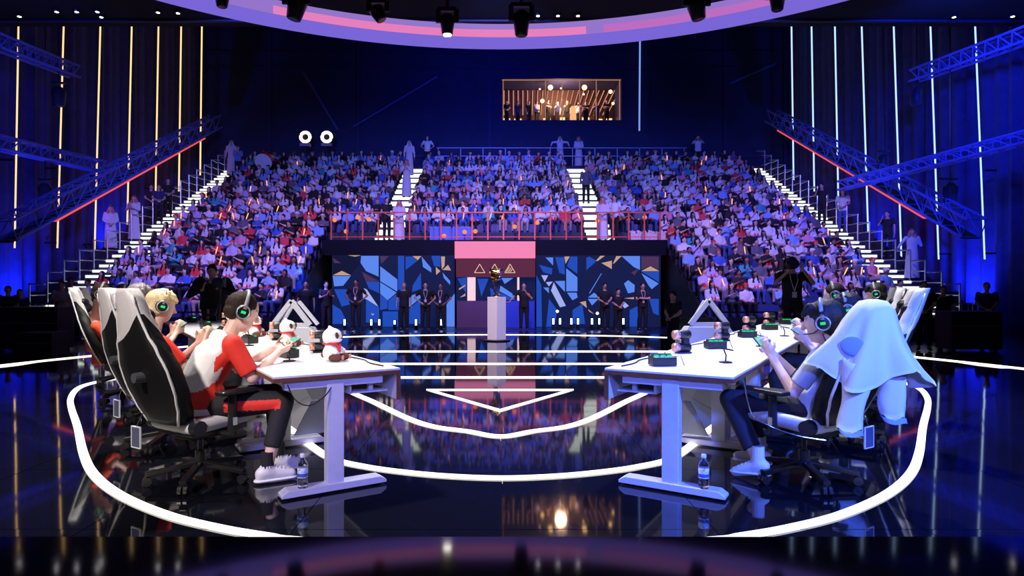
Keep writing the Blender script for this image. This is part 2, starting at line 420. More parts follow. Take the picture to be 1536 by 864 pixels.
# moving heads hanging from the ring
def moving_head(px, py, Z, r, ln, tilt, label, lit=False):
    p = P(px, py, Z); t = thing('moving_head_light', label, 'stage light', p, 0, 'moving head lights under the ceiling')
    T = Matrix.Rotation(tilt, 4, 'Y')
    MB().lathe([(r*.72, -ln*.5), (r*.76, -ln*.46), (r, ln*.1), (r, ln*.35), (r*.5, ln*.5)], T=T, seg=16).build('lamp_head', BLKM, t, True)
    y = MB(); y.bar((-r*1.25, 0, ln*.1), (-r*1.25, 0, ln*.75), .06, .1); y.bar((r*1.25, 0, ln*.1), (r*1.25, 0, ln*.75), .06, .1); y.bar((-r*1.3, 0, ln*.75), (r*1.3, 0, ln*.75), .1, .08); y.build('yoke', BLK, t)
    MB().cyl((0, 0, ln*.75), (0, 0, 9.42-p.z), .035, .035, 8).build('hanging_pole', BLK, t)
    MB().cyl(T @ V(0, 0, -ln*.5-.012), T @ V(0, 0, -ln*.5), r*.6, r*.6, 14).build('lens', E('lens_on', (1, .9, .8), 14) if lit else M('lens_off', (.03, .03, .06), .1), t)
for a in [(445, 10, 12.8, .19, .52, .25, 'black moving head light tilted in front of the ring, left of centre'), (567, 20, 13.2, .15, .32, -.5, 'small black moving head between the tilted one and the lit one'),
          (671, 37, 13.4, .15, .42, .0, 'moving head light with a glowing lens, ring centre left', True), (782, 35, 13.2, .17, .5, 0, 'black moving head light hanging just right of ring centre'),
          (1045, 12, 12.8, .18, .46, -.2, 'black moving head tilted right, on the right arc of the ring'), (1166, 2, 12.2, .14, .34, 0, 'black lamp at the picture top over the right arc of the ring'),
          (333, 0, 12.2, .13, .26, 0, 'black lamp at the picture top over the left arc of the ring')]: moving_head(*a)

# ------------------------------------------------ light tubes on the side walls
WARM = E('tube_warm', (1.0, .60, .25), 1.25); COOL = E('tube_cool', (.40, .60, 1.0), 1.3)
lb = [(28, 22, 372), (96, 86, 372), (151, 142, 374), (198, 190, 375), (238, 232, 376), (272, 267, 378), (303, 299, 378)]
rb = [(1187, 1192, 388), (1217, 1223, 380), (1252, 1259, 376), (1292, 1303, 374), (1340, 1352, 385), (1395, 1408, 389), (1462, 1477, 389)]
for nm, L in (('left', lb), ('right', rb)):
    for i, (xt, xb, yb) in enumerate(L):
        Z = 16.2*F/abs(xt-VX); top = P(xt, 22, Z); bot = P(xb, yb, Z)
        w_ = 3.6*Z/F/2
        t = thing('light_tube', '%s vertical light tube on the %s wall, %s from the picture edge' % ('warm yellow' if nm == 'left' else 'cool white', nm, ORD[i] if nm == 'left' else ORD[len(L)-1-i]), 'light tube', bot, 0, 'light tubes on the side walls')
        MB().cyl((0, 0, 0), top-bot, w_*.62, w_*.62, 8).build('tube', WARM if nm == 'left' else COOL, t)
        [MB().box((-.24 if nm == 'left' else .24, 0, h_), (.48, .05, .06)).build('bracket', BLK, t) for h_ in (.2, 3.0)]

# ------------------------------------------------ trusses
TRB = M('blue_lit_truss', (.16, .20, .75), .5)  # blue light falling on the trusses is put into this base colour
def truss(name, a, b, s, label, led=None, n=16, mat=TRB, cat='truss'):
    a = Vector(a); b = Vector(b); d = (b-a).normalized(); sd = d.cross(V(0, 0, 1)).normalized(); up = sd.cross(d).normalized()
    t = thing(name, label, cat, a)
    cs = [sd*(s/2*i)+up*(s*j) for i in (-1, 1) for j in (0, 1)]
    L = b-a
    for c in cs: MB().cyl(c, c+L, .045, .045, 6).build('chord', mat, t)
    m = MB()
    for i in range(n):
        p0 = L*(i/n); p1 = L*((i+1)/n)
        for c0, c1 in ((cs[0], cs[1]), (cs[2], cs[3]), (cs[1], cs[3]), (cs[0], cs[2])):
            m.cyl(p0+c0, p1+c1, .022, .022, 5); m.cyl(p0+c0, p0+c1, .018, .018, 5)
    m.build('bracing', mat, t)
    if led is not None:
        f0, f1 = led; MB().bar(L*f0-up*.10, L*f1-up*.10, s*.95, .06).build('led_tape', E('red_led', (.9, .09, .07), .9), t)
        MB().bar(L*.0-up*.03, L-up*.03, s*.9, .04).build('tray', DARK, t)
    return t
truss('sloping_truss', P(11, 360, 20.4), P(326, 190, 35.7), .62, 'long dark sloping truss with red light line on the left wall', (.12, .86))
truss('sloping_truss', P(1456, 356, 20.9), P(1156, 182, 36.0), .62, 'long dark sloping truss with red light line on the right wall', (.12, .90))
truss('blue_truss', P(-10, 70, 20.2), P(112, 116, 24.4), .42, 'blue lit truss near the upper left corner', None, 10)
truss('blue_truss', P(-10, 222, 20.6), P(152, 258, 26), .42, 'blue lit truss across the middle of the left wall', None, 12)
truss('blue_truss', P(1550, 60, 18.9), P(1372, 122, 24.4), .42, 'blue lit truss near the upper right corner', None, 10)
truss('blue_truss', P(1550, 212, 18.9), P(1262, 285, 26), .34, 'thin blue truss across the middle of the right wall', None, 14)
# hanging speakers on the walls
for px, py, X, nm in ((68, 290, -16.2, 'black box lamp hanging by the left wall'), (1425, 290, 16, 'black lamp fixture hanging under the right sloping truss'), (1325, 245, 16, 'dark fixture on top of the right sloping truss'), (88, 145, -16, 'dark fixture below the upper left truss'), (1375, 145, 16, 'dark fixture left of the upper right truss')):
    Z = X*F/(px-VX); t = thing('hanging_fixture', nm, 'stage light', P(px, py, Z), 0, 'fixtures hanging by the side walls')
    MB().lathe([(.16, -.35), (.2, -.3), (.24, .2), (.12, .35)], seg=12).build('lamp_body', M('fixture_navy', (.02, .025, .08), .5), t, True)
    MB().box((0, 0, .5), (.5, .1, .06)).build('clamp', M('fixture_navy', (.02, .025, .08), .5), t)
    MB().cyl((0, 0, .5), (0, 0, (9.42 if Z < 19.8 else 17.26)-P(px, py, Z).z), .02, .02, 6).build('cable', BLK, t)
# diagonal cables on back wall, bright cable
for a, b, nm in ((P(455, 108, 37.2), P(507, 195, 37.2), 'thin blue cable running down to the followspot on the back wall'), (P(655, 115, 37.2), P(530, 190, 37.2), 'thin blue cable rising to the right from the followspot'),
                 (P(1165, 95, 37), P(1095, 125, 37), 'short blue cable rising to the right by the back corner')):
    o = MB().cyl((0, 0, 0), b-a, .05, .05, 6).build('rigging_cable', M('blue_cable', (.08, .10, .5), .5), None, loc=a); tag(o, nm, 'cable')
a = P(960, 58, 37); b = P(959, 196, 37)
o = MB().cyl((0, 0, 0), b-a, .05, .05, 6).build('light_cable', E('cable_glow', (.25, .4, 1.0), .7), None, loc=a); tag(o, 'upright glowing blue line on the back wall right of the lit box', 'light tube')

# ------------------------------------------------ grandstand
TREAD = M('stand_tread', (.03, .03, .055), .7, noise=.2, nscale=4); BENCH = M('bench_blue', (.03, .05, .22), .5)
rowz = lambda k: 3.1+.4*k
rowy = lambda k: 25.5+.8*k
stand = thing('grandstand', 'wide raked grandstand full of spectators', 'grandstand'); stand['kind'] = 'structure'; del stand['category']
for k in range(-7, 13):
    z = rowz(k); y = rowy(k); dep = .8 if k < 12 else 3.6
    spans = [(-15.6, 15.6)] if k >= 1 else [(-15.6, -6.75), (6.75, 15.6)]
    for x0, x1 in spans:
        MB().box(((x0+x1)/2, y+dep/2, z-.25), (x1-x0, dep, .5)).build('tier', TREAD, stand)
    if k < 12:
        bs = ([(-13.1, -5.0), (-3.6, 3.6), (5.0, 13.1)] if k >= 1 else [(-13.1, -6.8), (6.8, 13.1)])
        for x0, x1 in bs: MB().box(((x0+x1)/2, y+.62, z+.19), (x1-x0, .34, .38)).build('bench', BENCH, stand)
for s in (-1, 1):
    MB().prism([(19.9, -.3), (37.0, -.3), (37.0, 7.6), (35.1, 7.6), (19.9, .0)], (s*15.66, 0, 0), (0, 1, 0), (0, 0, 1), .08*1).build('side_panel', DARK, stand)
    MB().prism([(19.9, -.3), (26.3, -.3), (26.3, 3.1), (25.3, 2.8), (19.9, .1)], (s*6.72, 0, 0), (0, 1, 0), (0, 0, 1), .06).build('side_panel', DARK, stand)
# platform block above the screens
plat = thing('central_platform', 'dark platform above the screens at the foot of the central seats', 'platform'); plat['kind'] = 'structure'; del plat['category']
MB().box((0, 25.75, 2.795), (13.5, 1.5, .61)).build('platform_deck', M('platform_navy', (.002, .003, .010), .8, spec=.2), plat)
# aisles
for xa, k0, nm in ((-13.8, -7, 'left outer'), (-4.3, 0, 'left inner'), (4.3, 0, 'right inner'), (13.8, -7, 'right outer')):
    t = thing('lit_stairs', 'stairs with glowing white nosings climbing the %s aisle' % nm, 'stairs', (xa, 0, 0))
    wd = 1.5 if k0 < 0 else 1.15
    for k in range(k0, 12):
        if k0 == 0 and k == 0: kk = (1,)
        for h in (0, 1):
            z = rowz(k)+.2*h; y = rowy(k)+.4*h
            if h: st = MB().box((0, y+.2, z-.1), (wd, .4, .2)).build('step', M('step_grey', (.12, .12, .14), .6), t)
            elif k > k0: st = None
            if k == k0 and h == 0: continue
            if k0 < 0: MB().box((0, y-.012, z-.07), (wd*.94, .022, .09)).build('light_strip', STEPLED, t)
            elif h == 0: MB().box((0, y-.012, z-.06), (wd*.94, .022, .115)).build('light_strip', STEPLED, t)
            else: MB().box((0, y-.012, z-.13), (wd*.94, .022, .13)).build('light_strip', STEPLED, t)
# guard rails up the outer sides
RAILM = M('rail_steel', (.5, .55, .7), .3, metal=.7)
for s, nm in ((-1, 'left'), (1, 'right')):
    t = thing('stair_railing', 'stepped steel guard railing beside the %s outer stairs' % nm, 'railing')
    for k in range(-7, 12):
        z = rowz(k); y = rowy(k)
        m = MB()
        for zz in (.35, .7, 1.05): m.cyl((s*14.5, y+.05, z+zz), (s*14.5, y+.75, z+zz), .02, .02, 6)
        for zz in (1.05,): m.cyl((s*14.5, y+.05, z+zz), (s*14.05, y+.05, z+zz), .02, .02, 6)
        m.build('rail', RAILM, t)
        m = MB(); m.cyl((s*14.5, y+.05, z), (s*14.5, y+.05, z+1.08), .024, .024, 6); m.build('post', RAILM, t)
# red railing
REDR = M('red_rail', (.75, .09, .04), .4)
t = thing('platform_railing', 'orange red railing along the central platform above the screens', 'railing', (0, 25.08, 3.1))
MB().bar((-6.42, 0, 1.08), (6.5, 0, 1.08), .05, .05).build('top_rail', REDR, t)
MB().bar((-6.42, 0, .12), (6.5, 0, .12), .03, .03).build('bottom_rail', REDR, t)
for i in range(22):
    x = -6.4+i*12.88/21; m = MB(); m.box((x, 0, .54), (.055, .05, 1.08)); m.box((x, 0, .82), (.10, .07, .06)); m.build('post', REDR, t)
GLS = M('clear_panel', (.5, .6, .9), .05, trans=1.0)
# red/orange lamps behind the railing
OR = E('orange_lamp', (1.0, .16, .04), 1.7)
for i, (px, py) in enumerate([(502, 330), (519, 347), (537, 326), (553, 329), (666, 354), (697, 348), (713, 347), (772, 340), (806, 334), (896, 331), (967, 326)]):
    p = P(px, py, 25.35); t = thing('orange_lamp', 'round glowing orange lamp behind the red railing, %s from the left' % ORD[i], 'lamp', (p.x, p.y, 3.1), 0, 'orange lamps behind the red railing')
    h = p.z-3.1; MB().ell((0, 0, h), .085, 10, 8).build('bulb', OR, t, True)
    MB().cyl((0, 0, 0), (0, 0, max(h-.07, .02)), .015, .015, 6).build('pole', BLK, t)
o = MB().box((0, 0, .14), (1.6, .25, .28)).build('flower_box', M('pale_flowers', (.75, .6, .6), .8, noise=.5, nscale=60), None, loc=(P(975, 352, 25.5).x, 25.5, 3.1)); 
m = MB(); 
for i in range(60): m.ell((random.uniform(-.78, .78), random.uniform(-.1, .1), random.uniform(.26, .38)), .05, 6, 4)
m.build('flowers', M('pale_petals', (.85, .7, .7), .8), o)['kind'] = 'stuff'; tag(o, 'low box of pale flowers behind the right end of the red railing', 'planter')
o['category'] = 'planter'
for px, w_, nm in ((662, 1.0, 'left'), (693, .9, 'right')):
    o = thing('low_table', 'blue draped low table behind the red railing, %s one of the pair' % nm, 'table', (P(px, 340, 25.9).x, 25.9, 3.1))
    MB().box((0, 0, .28), (w_*.9, .42, .54)).build('drape', M('blue_cloth', (.12, .2, .6), .8), o); MB().box((0, 0, .56), (w_*.95, .46, .03)).build('table_top', M('blue_cloth2', (.2, .3, .7), .5), o)

# ------------------------------------------------ geometric LED screens
pal = {'bg': (.004, .010, .06), 'L': (.10, .24, .85), 'B': (.012, .07, .48), 'T': (.55, .33, .24), 'W': (.35, .42, .85), 'R': (.07, .03, .09), 'D': (.003, .006, .03)}
PALM = [E('screen_'+k, c, .85) for k, c in pal.items()]; PK = list(pal)
polyL = [('D', [(140, 205), (300, 205), (340, 260), (270, 350), (140, 350)]), ('L', [(345, 210), (470, 210), (470, 360), (380, 320), (340, 260)]), ('T', [(140, 350), (205, 318), (272, 350)]),
 ('L', [(140, 355), (270, 355), (215, 425), (150, 430)]), ('R', [(140, 225), (200, 262), (150, 262)]), ('B', [(150, 450), (240, 450), (262, 560), (205, 575)]), ('T', [(250, 206), (345, 206), (300, 216)]),
 ('W', [(355, 440), (385, 452), (468, 575), (358, 512)]), ('B', [(380, 395), (475, 395), (475, 480), (400, 445)]), ('L', [(482, 285), (605, 380), (605, 468), (482, 392)]),
 ('L', [(482, 400), (600, 475), (535, 530), (482, 482)]), ('B', [(482, 485), (535, 532), (535, 590), (482, 600)]), ('B', [(540, 532), (605, 480), (608, 600), (540, 600)]), ('B', [(665, 215), (715, 215), (750, 245), (665, 312)]), ('T', [(715, 212), (778, 212), (752, 242)]),
 ('B', [(610, 210), (655, 210), (655, 600), (610, 600)]), ('L', [(690, 500), (770, 475), (777, 510), (690, 580)]), ('B', [(715, 425), (775, 330), (777, 450), (712, 470)]), ('R', [(480, 212), (545, 212), (490, 268)]),
 ('R', [(350, 325), (470, 390), (380, 395)]), ('B', [(380, 520), (475, 580), (475, 690), (380, 690)]), ('B', [(140, 560), (200, 600), (250, 700), (140, 700)]), ('T', [(882, 290), (915, 320), (885, 348)]), ('T', [(930, 312), (970, 275), (992, 315)]),
 ('T', [(920, 215), (948, 215), (945, 282), (925, 308)]), ('L', [(930, 330), (985, 390), (985, 420), (940, 370)]), ('L', [(960, 560), (1022, 480), (1022, 730), (960, 730)]), ('B', [(850, 210), (915, 210), (915, 290), (870, 285)]), ('B', [(690, 590), (775, 520), (778, 700), (690, 700)]),
 ('B', [(500, 610), (610, 610), (610, 720), (500, 720)]), ('T', [(415, 625), (440, 628), (430, 640)]), ('L', [(780, 215), (850, 300), (850, 330), (790, 290)])]
polyR = [('W', [(345, 350), (395, 350), (370, 398)]), ('W', [(378, 400), (428, 395), (400, 430)]), ('L', [(360, 438), (400, 438), (400, 480)]), ('W', [(415, 460), (435, 400), (522, 570), (480, 580)]),
 ('L', [(442, 392), (515, 390), (515, 470)]), ('B', [(445, 220), (512, 220), (515, 345), (475, 332)]), ('L', [(525, 300), (605, 365), (605, 465), (525, 465)]), ('L', [(530, 475), (600, 475), (607, 510), (570, 530)]),
 ('T', [(512, 215), (550, 215), (520, 268)]), ('B', [(555, 215), (605, 215), (605, 340), (530, 285)]), ('B', [(670, 225), (690, 215), (745, 247), (670, 312)]), ('T', [(738, 245), (770, 210), (803, 210), (752, 247)]), ('T', [(778, 262), (853, 245), (852, 305)]),
 ('T', [(860, 268), (885, 212), (922, 212), (872, 262)]), ('L', [(922, 212), (1055, 212), (1055, 312), (1010, 290)]), ('R', [(1065, 215), (1190, 215), (1190, 310), (1130, 280), (1065, 310)]), ('T', [(1065, 320), (1130, 285), (1195, 320)]),
 ('B', [(1065, 323), (1192, 323), (1192, 400)]), ('L', [(1065, 335), (1190, 410), (1140, 450), (1118, 425)]), ('L', [(940, 410), (970, 385), (1017, 420), (1015, 470), (970, 480)]), ('L', [(680, 510), (725, 475), (768, 512)]),
 ('L', [(680, 520), (757, 520), (710, 567)]), ('L', [(688, 480), (776, 335), (780, 338), (694, 482)]), ('T', [(622, 545), (665, 535), (672, 585)]), ('W', [(905, 542), (930, 530), (975, 570), (945, 588)]), ('B', [(570, 600), (640, 555), (660, 700), (570, 700)]),
 ('T', [(940, 515), (1012, 508), (1010, 522)]), ('B', [(1120, 520), (1190, 520), (1190, 640), (1150, 622)]), ('B', [(310, 350), (345, 420), (350, 720), (310, 720)]), ('B', [(400, 520), (460, 600), (440, 720), (380, 720)]), ('L', [(375, 222), (430, 222), (430, 280)]),
 ('B', [(330, 275), (425, 300), (420, 345), (360, 330)]), ('T', [(680, 592), (725, 630), (690, 612)]), ('R', [(990, 330), (1050, 300), (1015, 350)]), ('B', [(980, 600), (1060, 560), (1060, 720), (980, 720)])]
def led_screen(x0, x1, y0, y1, ox, polys, label):
    a = P(x0, y1, 25); b = P(x1, y0, 25)
    a.z = -.3 if a.z < .0 else a.z
    t = thing('led_screen', label, 'screen', ((a.x+b.x)/2, 25.0, -.3)); cx = (a.x+b.x)/2
    MB().box((0, .08, (b.z+.3)/2), (b.x-a.x, .1, b.z+.3)).build('screen_frame', DARK, t)
    m = MB(); m.add([(a.x-cx, 0, 0), (b.x-cx, 0, 0), (b.x-cx, 0, b.z+.3), (a.x-cx, 0, b.z+.3)], [(0, 1, 2, 3)], 0)
    for i, (k, pl) in enumerate(polys):
        vs = []
        for u, v in pl:
            q = P(ox+u/4.8, 340+v/4.8, 25); vs.append((min(max(q.x, a.x), b.x)-cx, -.001*(i+1), max(q.z, -.29)+.3))
        m.add(vs, [tuple(range(len(vs)))], PK.index(k))
    m.build('screen_image', PALM, t)
led_screen(498, 682, 383, 493, 470, polyL, 'wide screen of blue and tan facets left of the pink sign')
led_screen(804, 991, 383, 493, 740, polyR, 'wide screen of blue and tan facets right of the pink sign')

# ------------------------------------------------ pink fronted kiosk
k_ = thing('presenter_booth', 'booth with glowing pink header and three triangle icons behind the pedestal', 'booth', (P(742, 400, 24.6).x, 24.6, -.3))
def pxbox(m, x0, x1, y0, y1, Z, d, mi=0, ox=0, oz=-.3, oy=24.6):
    a = P(x0, y1, Z); b = P(x1, y0, Z); return m.box(((a.x+b.x)/2-ox, Z+d/2-oy, (a.z+b.z)/2-oz), (b.x-a.x, d, b.z-a.z), mi)
PKP = E('header_pink', (.95, .25, .48), .8); MAR = E('fascia_maroon', (.085, .016, .03), 1.0)
pxbox(MB(), 682, 803, 362, 387, 24.5, .9).build('header_box', PKP, k_)
pxbox(MB(), 684, 803, 387.5, 415.5, 24.6, .8).build('fascia', MAR, k_)
for x0, x1 in ((701, 713),): pxbox(MB(), x0, x1, 416, 451, 24.6, .25).build('column', E('column_pink', (.95, .62, .72), .9), k_)
pxbox(MB(), 776, 779, 416, 451, 24.6, .1).build('column', E('column_pink', (.95, .62, .72), .9), k_)
pxbox(MB(), 685, 738, 451.5, 502, 24.6, .3).build('counter', M('maroon_counter', (.12, .035, .05), .5), k_)
pxbox(MB(), 738.2, 802, 451.5, 502, 24.6, .3).build('counter', M('blue_counter', (.02, .05, .28), .5), k_)
m = MB(); pxbox(m, 684, 803, 415, 452, 25.05, .05, 0)
for k, pl in (('B', [(686, 418), (700, 416), (699, 440)]), ('T', [(688, 433), (698, 427), (698, 429), (689, 435)]), ('T', [(690, 446), (698, 440), (698, 444)]), ('B', [(716, 418), (733, 418), (722, 445)]), ('L', [(744, 424), (768, 440), (772, 449), (748, 436)]), ('B', [(735, 432), (774, 450), (737, 450)]), ('L', [(752, 417), (770, 417), (757, 426)])):
    vs = [P(x, y, 25.0) for x, y in pl]; m.add([(q.x-k_.location.x*0, q.y-24.6, q.z+.3) for q in vs], [tuple(range(len(vs)))], PK.index(k))
for o in list(k_.children): pass
m.build('inner_screen', PALM, k_)
k_.location.x = 0
GOLD = E('icon_gold', (.95, .62, .38), .95)
def tri_out(m, cx, by, hw, hh, th, y):
    pts = [(cx-hw, by), (cx+hw, by), (cx, by+hh)]
    for i in range(3):
        a, b = pts[i], pts[(i+1) % 3]; m.bar((a[0], y, a[1]), (b[0], y, b[1]), .02, th, up=(0, 1, 0))
        pass
for i, px in enumerate((719.5, 742, 765)):
    c = P(px, 409, 24.58); m = MB(); tri_out(m, c.x, c.z+.3, .2, .33, .028, -.02)
    if i == 1: m.bar((c.x-.09, -.02, c.z+.3+.14), (c.x, -.02, c.z+.3+.03), .02, .025, up=(0, 1, 0)); m.bar((c.x+.09, -.02, c.z+.3+.14), (c.x, -.02, c.z+.3+.03), .02, .025, up=(0, 1, 0))
    if i == 2:
        for q in (.0, .07, .14): m.bar((c.x-.13+q, -.02, c.z+.3+.03), (c.x-.02+q*.8, -.02, c.z+.3+.22-q*.6), .02, .03, up=(0, 1, 0))
    m.build('triangle_icon', GOLD, k_)

# floor wash lights along the screens
WB = E('wash_lamp', (.40, .50, 1.0), 4)
fl = [517, 530, 557, 569, 592, 602, 624, 662, 830, 840, 857, 867, 888, 899, 923, 935, 959]
for i, px in enumerate(fl):
    big = px not in (592, 923); p = P(px, 482 if px > 700 else 483.5, 23.4)
    t = thing('floor_wash_light', 'upright white floor light before the %s screen, %s from the left' % ('left' if px < 700 else 'right', ORD[i if px < 700 else i-8]), 'stage light', (p.x, 23.4, -.3), 0, 'floor lights before the screens')
    MB().box((0, .05, .17), (.12, .10, .34)).build('lamp_casing', BLK, t)
    MB().box((0, .04, p.z+.3), (.10, .10, .28 if big else .2)).build('lamp_head', BLKM, t)
    MB().box((0, -.015, p.z+.3), (.07, .01, .22 if big else .15)).build('lamp_face', WB, t)
for i, (px, py) in enumerate([(836, 467), (896, 470), (931, 471)]):
    p = P(px, py, 23.8); t = thing('accent_lamp', 'small warm white lamp on a stem before the right screen, %s from the left' % ORD[i], 'lamp', (p.x, 23.8, -.3), 0, 'small warm lamps before the right screen')
    MB().ell((0, 0, p.z+.3), .05, 8, 6).build('bulb', E('warm_bulb', (1, .75, .5), 7), t); MB().cyl((0, 0, 0), (0, 0, p.z+.25), .012, .012, 6).build('stem', BLK, t)
# blue light pools on the hall floor either side of the screens
spot((-6.3, 21.5, 2.0), (-6.5, 23.5, .2), 700, (.02, .10, 1.0), 70, .9)
spot((.0, 21.5, 2.6), (0, 25, .6), 500, (.03, .08, 1.0), 120, .9)

# pedestal + trophy
pb = G(745, 512); 
pd = thing('pedestal', 'tall white square pedestal turned corner-on at the stage centre', 'pedestal', (pb.x, pb.y+.2, 0), 0)
MB().box((0, 0, .53), (.31, .31, 1.0), rz=PI/4).build('column', M('pedestal_white', (.72, .68, .72), .4), pd, bevel=.004)
MB().lathe([(.30, 0), (.32, .01), (.32, .025), (.28, .03)], seg=24).build('base', BLK, pd)
tr = thing('trophy', 'twisted golden trophy with a blue band on the white pedestal', 'trophy', (pb.x, pb.y+.2, 1.03)); tr.scale = (1.1, 1.1, 1.1)
GLD = M('gold', (.85, .48, .14), .22, metal=1.0); BLU = M('trophy_blue', (.10, .16, .55), .2, metal=.9)
MB().lathe([(.10, 0), (.11, .015), (.09, .03), (.05, .05)], seg=20).build('foot', GLD, tr, True)
for q, (mat, ph) in enumerate(((GLD, 0), (GLD, 2.1), (BLU, 4.2))):
    m = MB(); rings = []
    for i in range(15):
        f = i/14; a = ph+f*2.6; r = .035+.085*f**1.3; z = .04+.56*f; wd = .03+.06*f
        c = V(math.cos(a)*r, math.sin(a)*r, z); tn = V(-math.sin(a), math.cos(a), 0); nr = V(math.cos(a), math.sin(a), 0)
        rings.append([c+tn*wd+nr*.006, c-tn*wd+nr*.006, c-tn*wd-nr*.006, c+tn*wd-nr*.006])
    m.loft(rings); m.build('ribbon', mat, tr)

# ------------------------------------------------ lit box in the back wall
a = P(753, 180, 37.6); b = P(932, 118, 37.6)
vb = thing('viewing_box', 'warm lit viewing box high in the back wall', 'viewing box', ((a.x+b.x)/2, 39.75, a.z)); W_ = b.x-a.x; H_ = b.z-a.z
WOOD = M('warm_wood', (.30, .13, .05), .6, noise=.3, nscale=3)
MB().box((0, .02, H_/2), (W_, .04, H_)).build('back_panel', M('box_dark', (.10, .04, .03), .6), vb)
m = MB()
for s in (0, 1): m.box((0, -1.0, H_+.04 if s else -.04), (W_+.2, 1.9, .08))
m.box((-W_/2-.04, -1.0, H_/2), (.08, 1.9, H_)); m.box((W_/2+.04, -1.0, H_/2), (.08, 1.9, H_)); m.build('box_shell', M('navy_box', (.03, .03, .12), .6), vb)
PKL = E('batten_glow', (.75, .33, .20), .8)  # room's warm light put into the battens as their own glow
for i in range(24):
    x = -W_/2+.15+i*W_/24; lean = .0+.55*max(0, (i-5)/18); MB().bar((x-lean*.6, -.06, H_*.35), (x+lean*.8, -.08, H_-.06), .045, .05, up=(0, 1, 0)).build('batten', PKL, vb)
for x in (-W_/2, -.95, .05, 1.1, 2.1, W_/2): MB().box((x*.98, -1.98, H_/2), (.045, .04, H_)).build('mullion', E('mullion_glow', (.65, .3, .16), .5), vb)  # mullions and top rail emit in place of warm lamplight on them
MB().box((0, -1.98, H_-.02), (W_, .05, .06)).build('top_rail', E('mullion_glow', (.65, .3, .16), .5), vb)
for x in (-3.2, -2.5, -1.5, -.7, .2, 1.0, 1.7, 2.5, 3.1): MB().box((x, -.12, .32+.1*math.sin(x*5)), (.45, .1, .55)).build('glowing_shelf', E('shelf_glow', (1.0, .5, .22), 1.5), vb)  # warm glow of the lower room built as emitting shelf blocks
MB().box((.95, -.1, .95), (.7, .06, .9)).build('glowing_wall', E('wall_glow', (.95, .45, .2), .9), vb)  # wall patch brightened by its own emission, no lamp in it
for x, z, r in ((-.62, 2.05, .15), (1.4, 2.05, .15), (2.95, 1.8, .11), (-1.1, 1.25, .12), (-1.25, 1.95, .05), (1.35, 1.65, .06), (.0, 2.0, .05), (3.1, 1.1, .08)):
    l = MB().ell((x, -1.7, z), r, 12, 8).build('globe_lamp', E('globe', (1.0, .55, .20), 4), vb, True)
pl_ = bpy.data.lights.new('viewing_box_light', 'POINT'); pl_.energy = 260; pl_.color = (1, .6, .35); pl_.shadow_soft_size = .3
po = bpy.data.objects.new('viewing_box_light', pl_); COL.objects.link(po); po.location = (a.x+W_/2, 38.0, a.z+1.5)

# top walkway rail, followspot pair, drum
t = thing('walkway_railing', 'dim bluish railing along the walkway behind the top seats', 'railing', (0, 35.2, 7.9))
for zz in (.55, 1.0): MB().bar((P(655, 200, 35.2).x, 0, zz+.0), (P(1030, 200, 35.2).x, 0, zz), .04, .04).build('rail', M('dim_rail', (.25, .32, .55), .4, metal=.3), t)
for i in range(12): x = -3.1+i*1.23; MB().box((x, 0, .5), (.04, .04, 1.0)).build('post', M('dim_rail'), t)
for i, px in enumerate((458, 490)):
    p = P(px, 205.5, 36); t = thing('ring_lamp', 'round glowing ring lamp on a pink box at the stand top, %s of the pair' % ('left' if i == 0 else 'right'), 'lamp', p)
    m = MB(); m.tube([V(.26*math.cos(q*PI/12), 0, .26*math.sin(q*PI/12)) for q in range(24)], .085, 8, closed=True); m.build('glowing_ring', E('ring_white', (1, .9, .75), 2.5), t, True)
    MB().cyl((0, .05, 0), (0, .15, 0), .33, .33, 20).build('back_plate', BLK, t)
    MB().box((0, 0, -.45), (.55, .3, .18)).build('lamp_box', M('pink_box', (.6, .35, .5), .5), t)
    MB().cyl((0, 0, -.5), (0, 0, 7.9-p.z), .04, .04, 8).build('pole', BLK, t)
p = P(395, 243, 32.5); t = thing('bass_drum', 'white skinned bass drum with red shell held up at the stand top', 'drum', p); t.rotation_euler = (.5, 0, 0)
T = Matrix.Rotation(PI/2, 4, 'X')
MB().cyl((0, .0, 0), (0, .5, 0), .42, .42, 24).build('drum_shell', M('red_drum', (.6, .03, .05), .4), t, True)
MB().cyl((0, -.02, 0), (0, .0, 0), .43, .43, 24).build('drum_skin', M('drum_skin', (.8, .8, .85), .5), t)

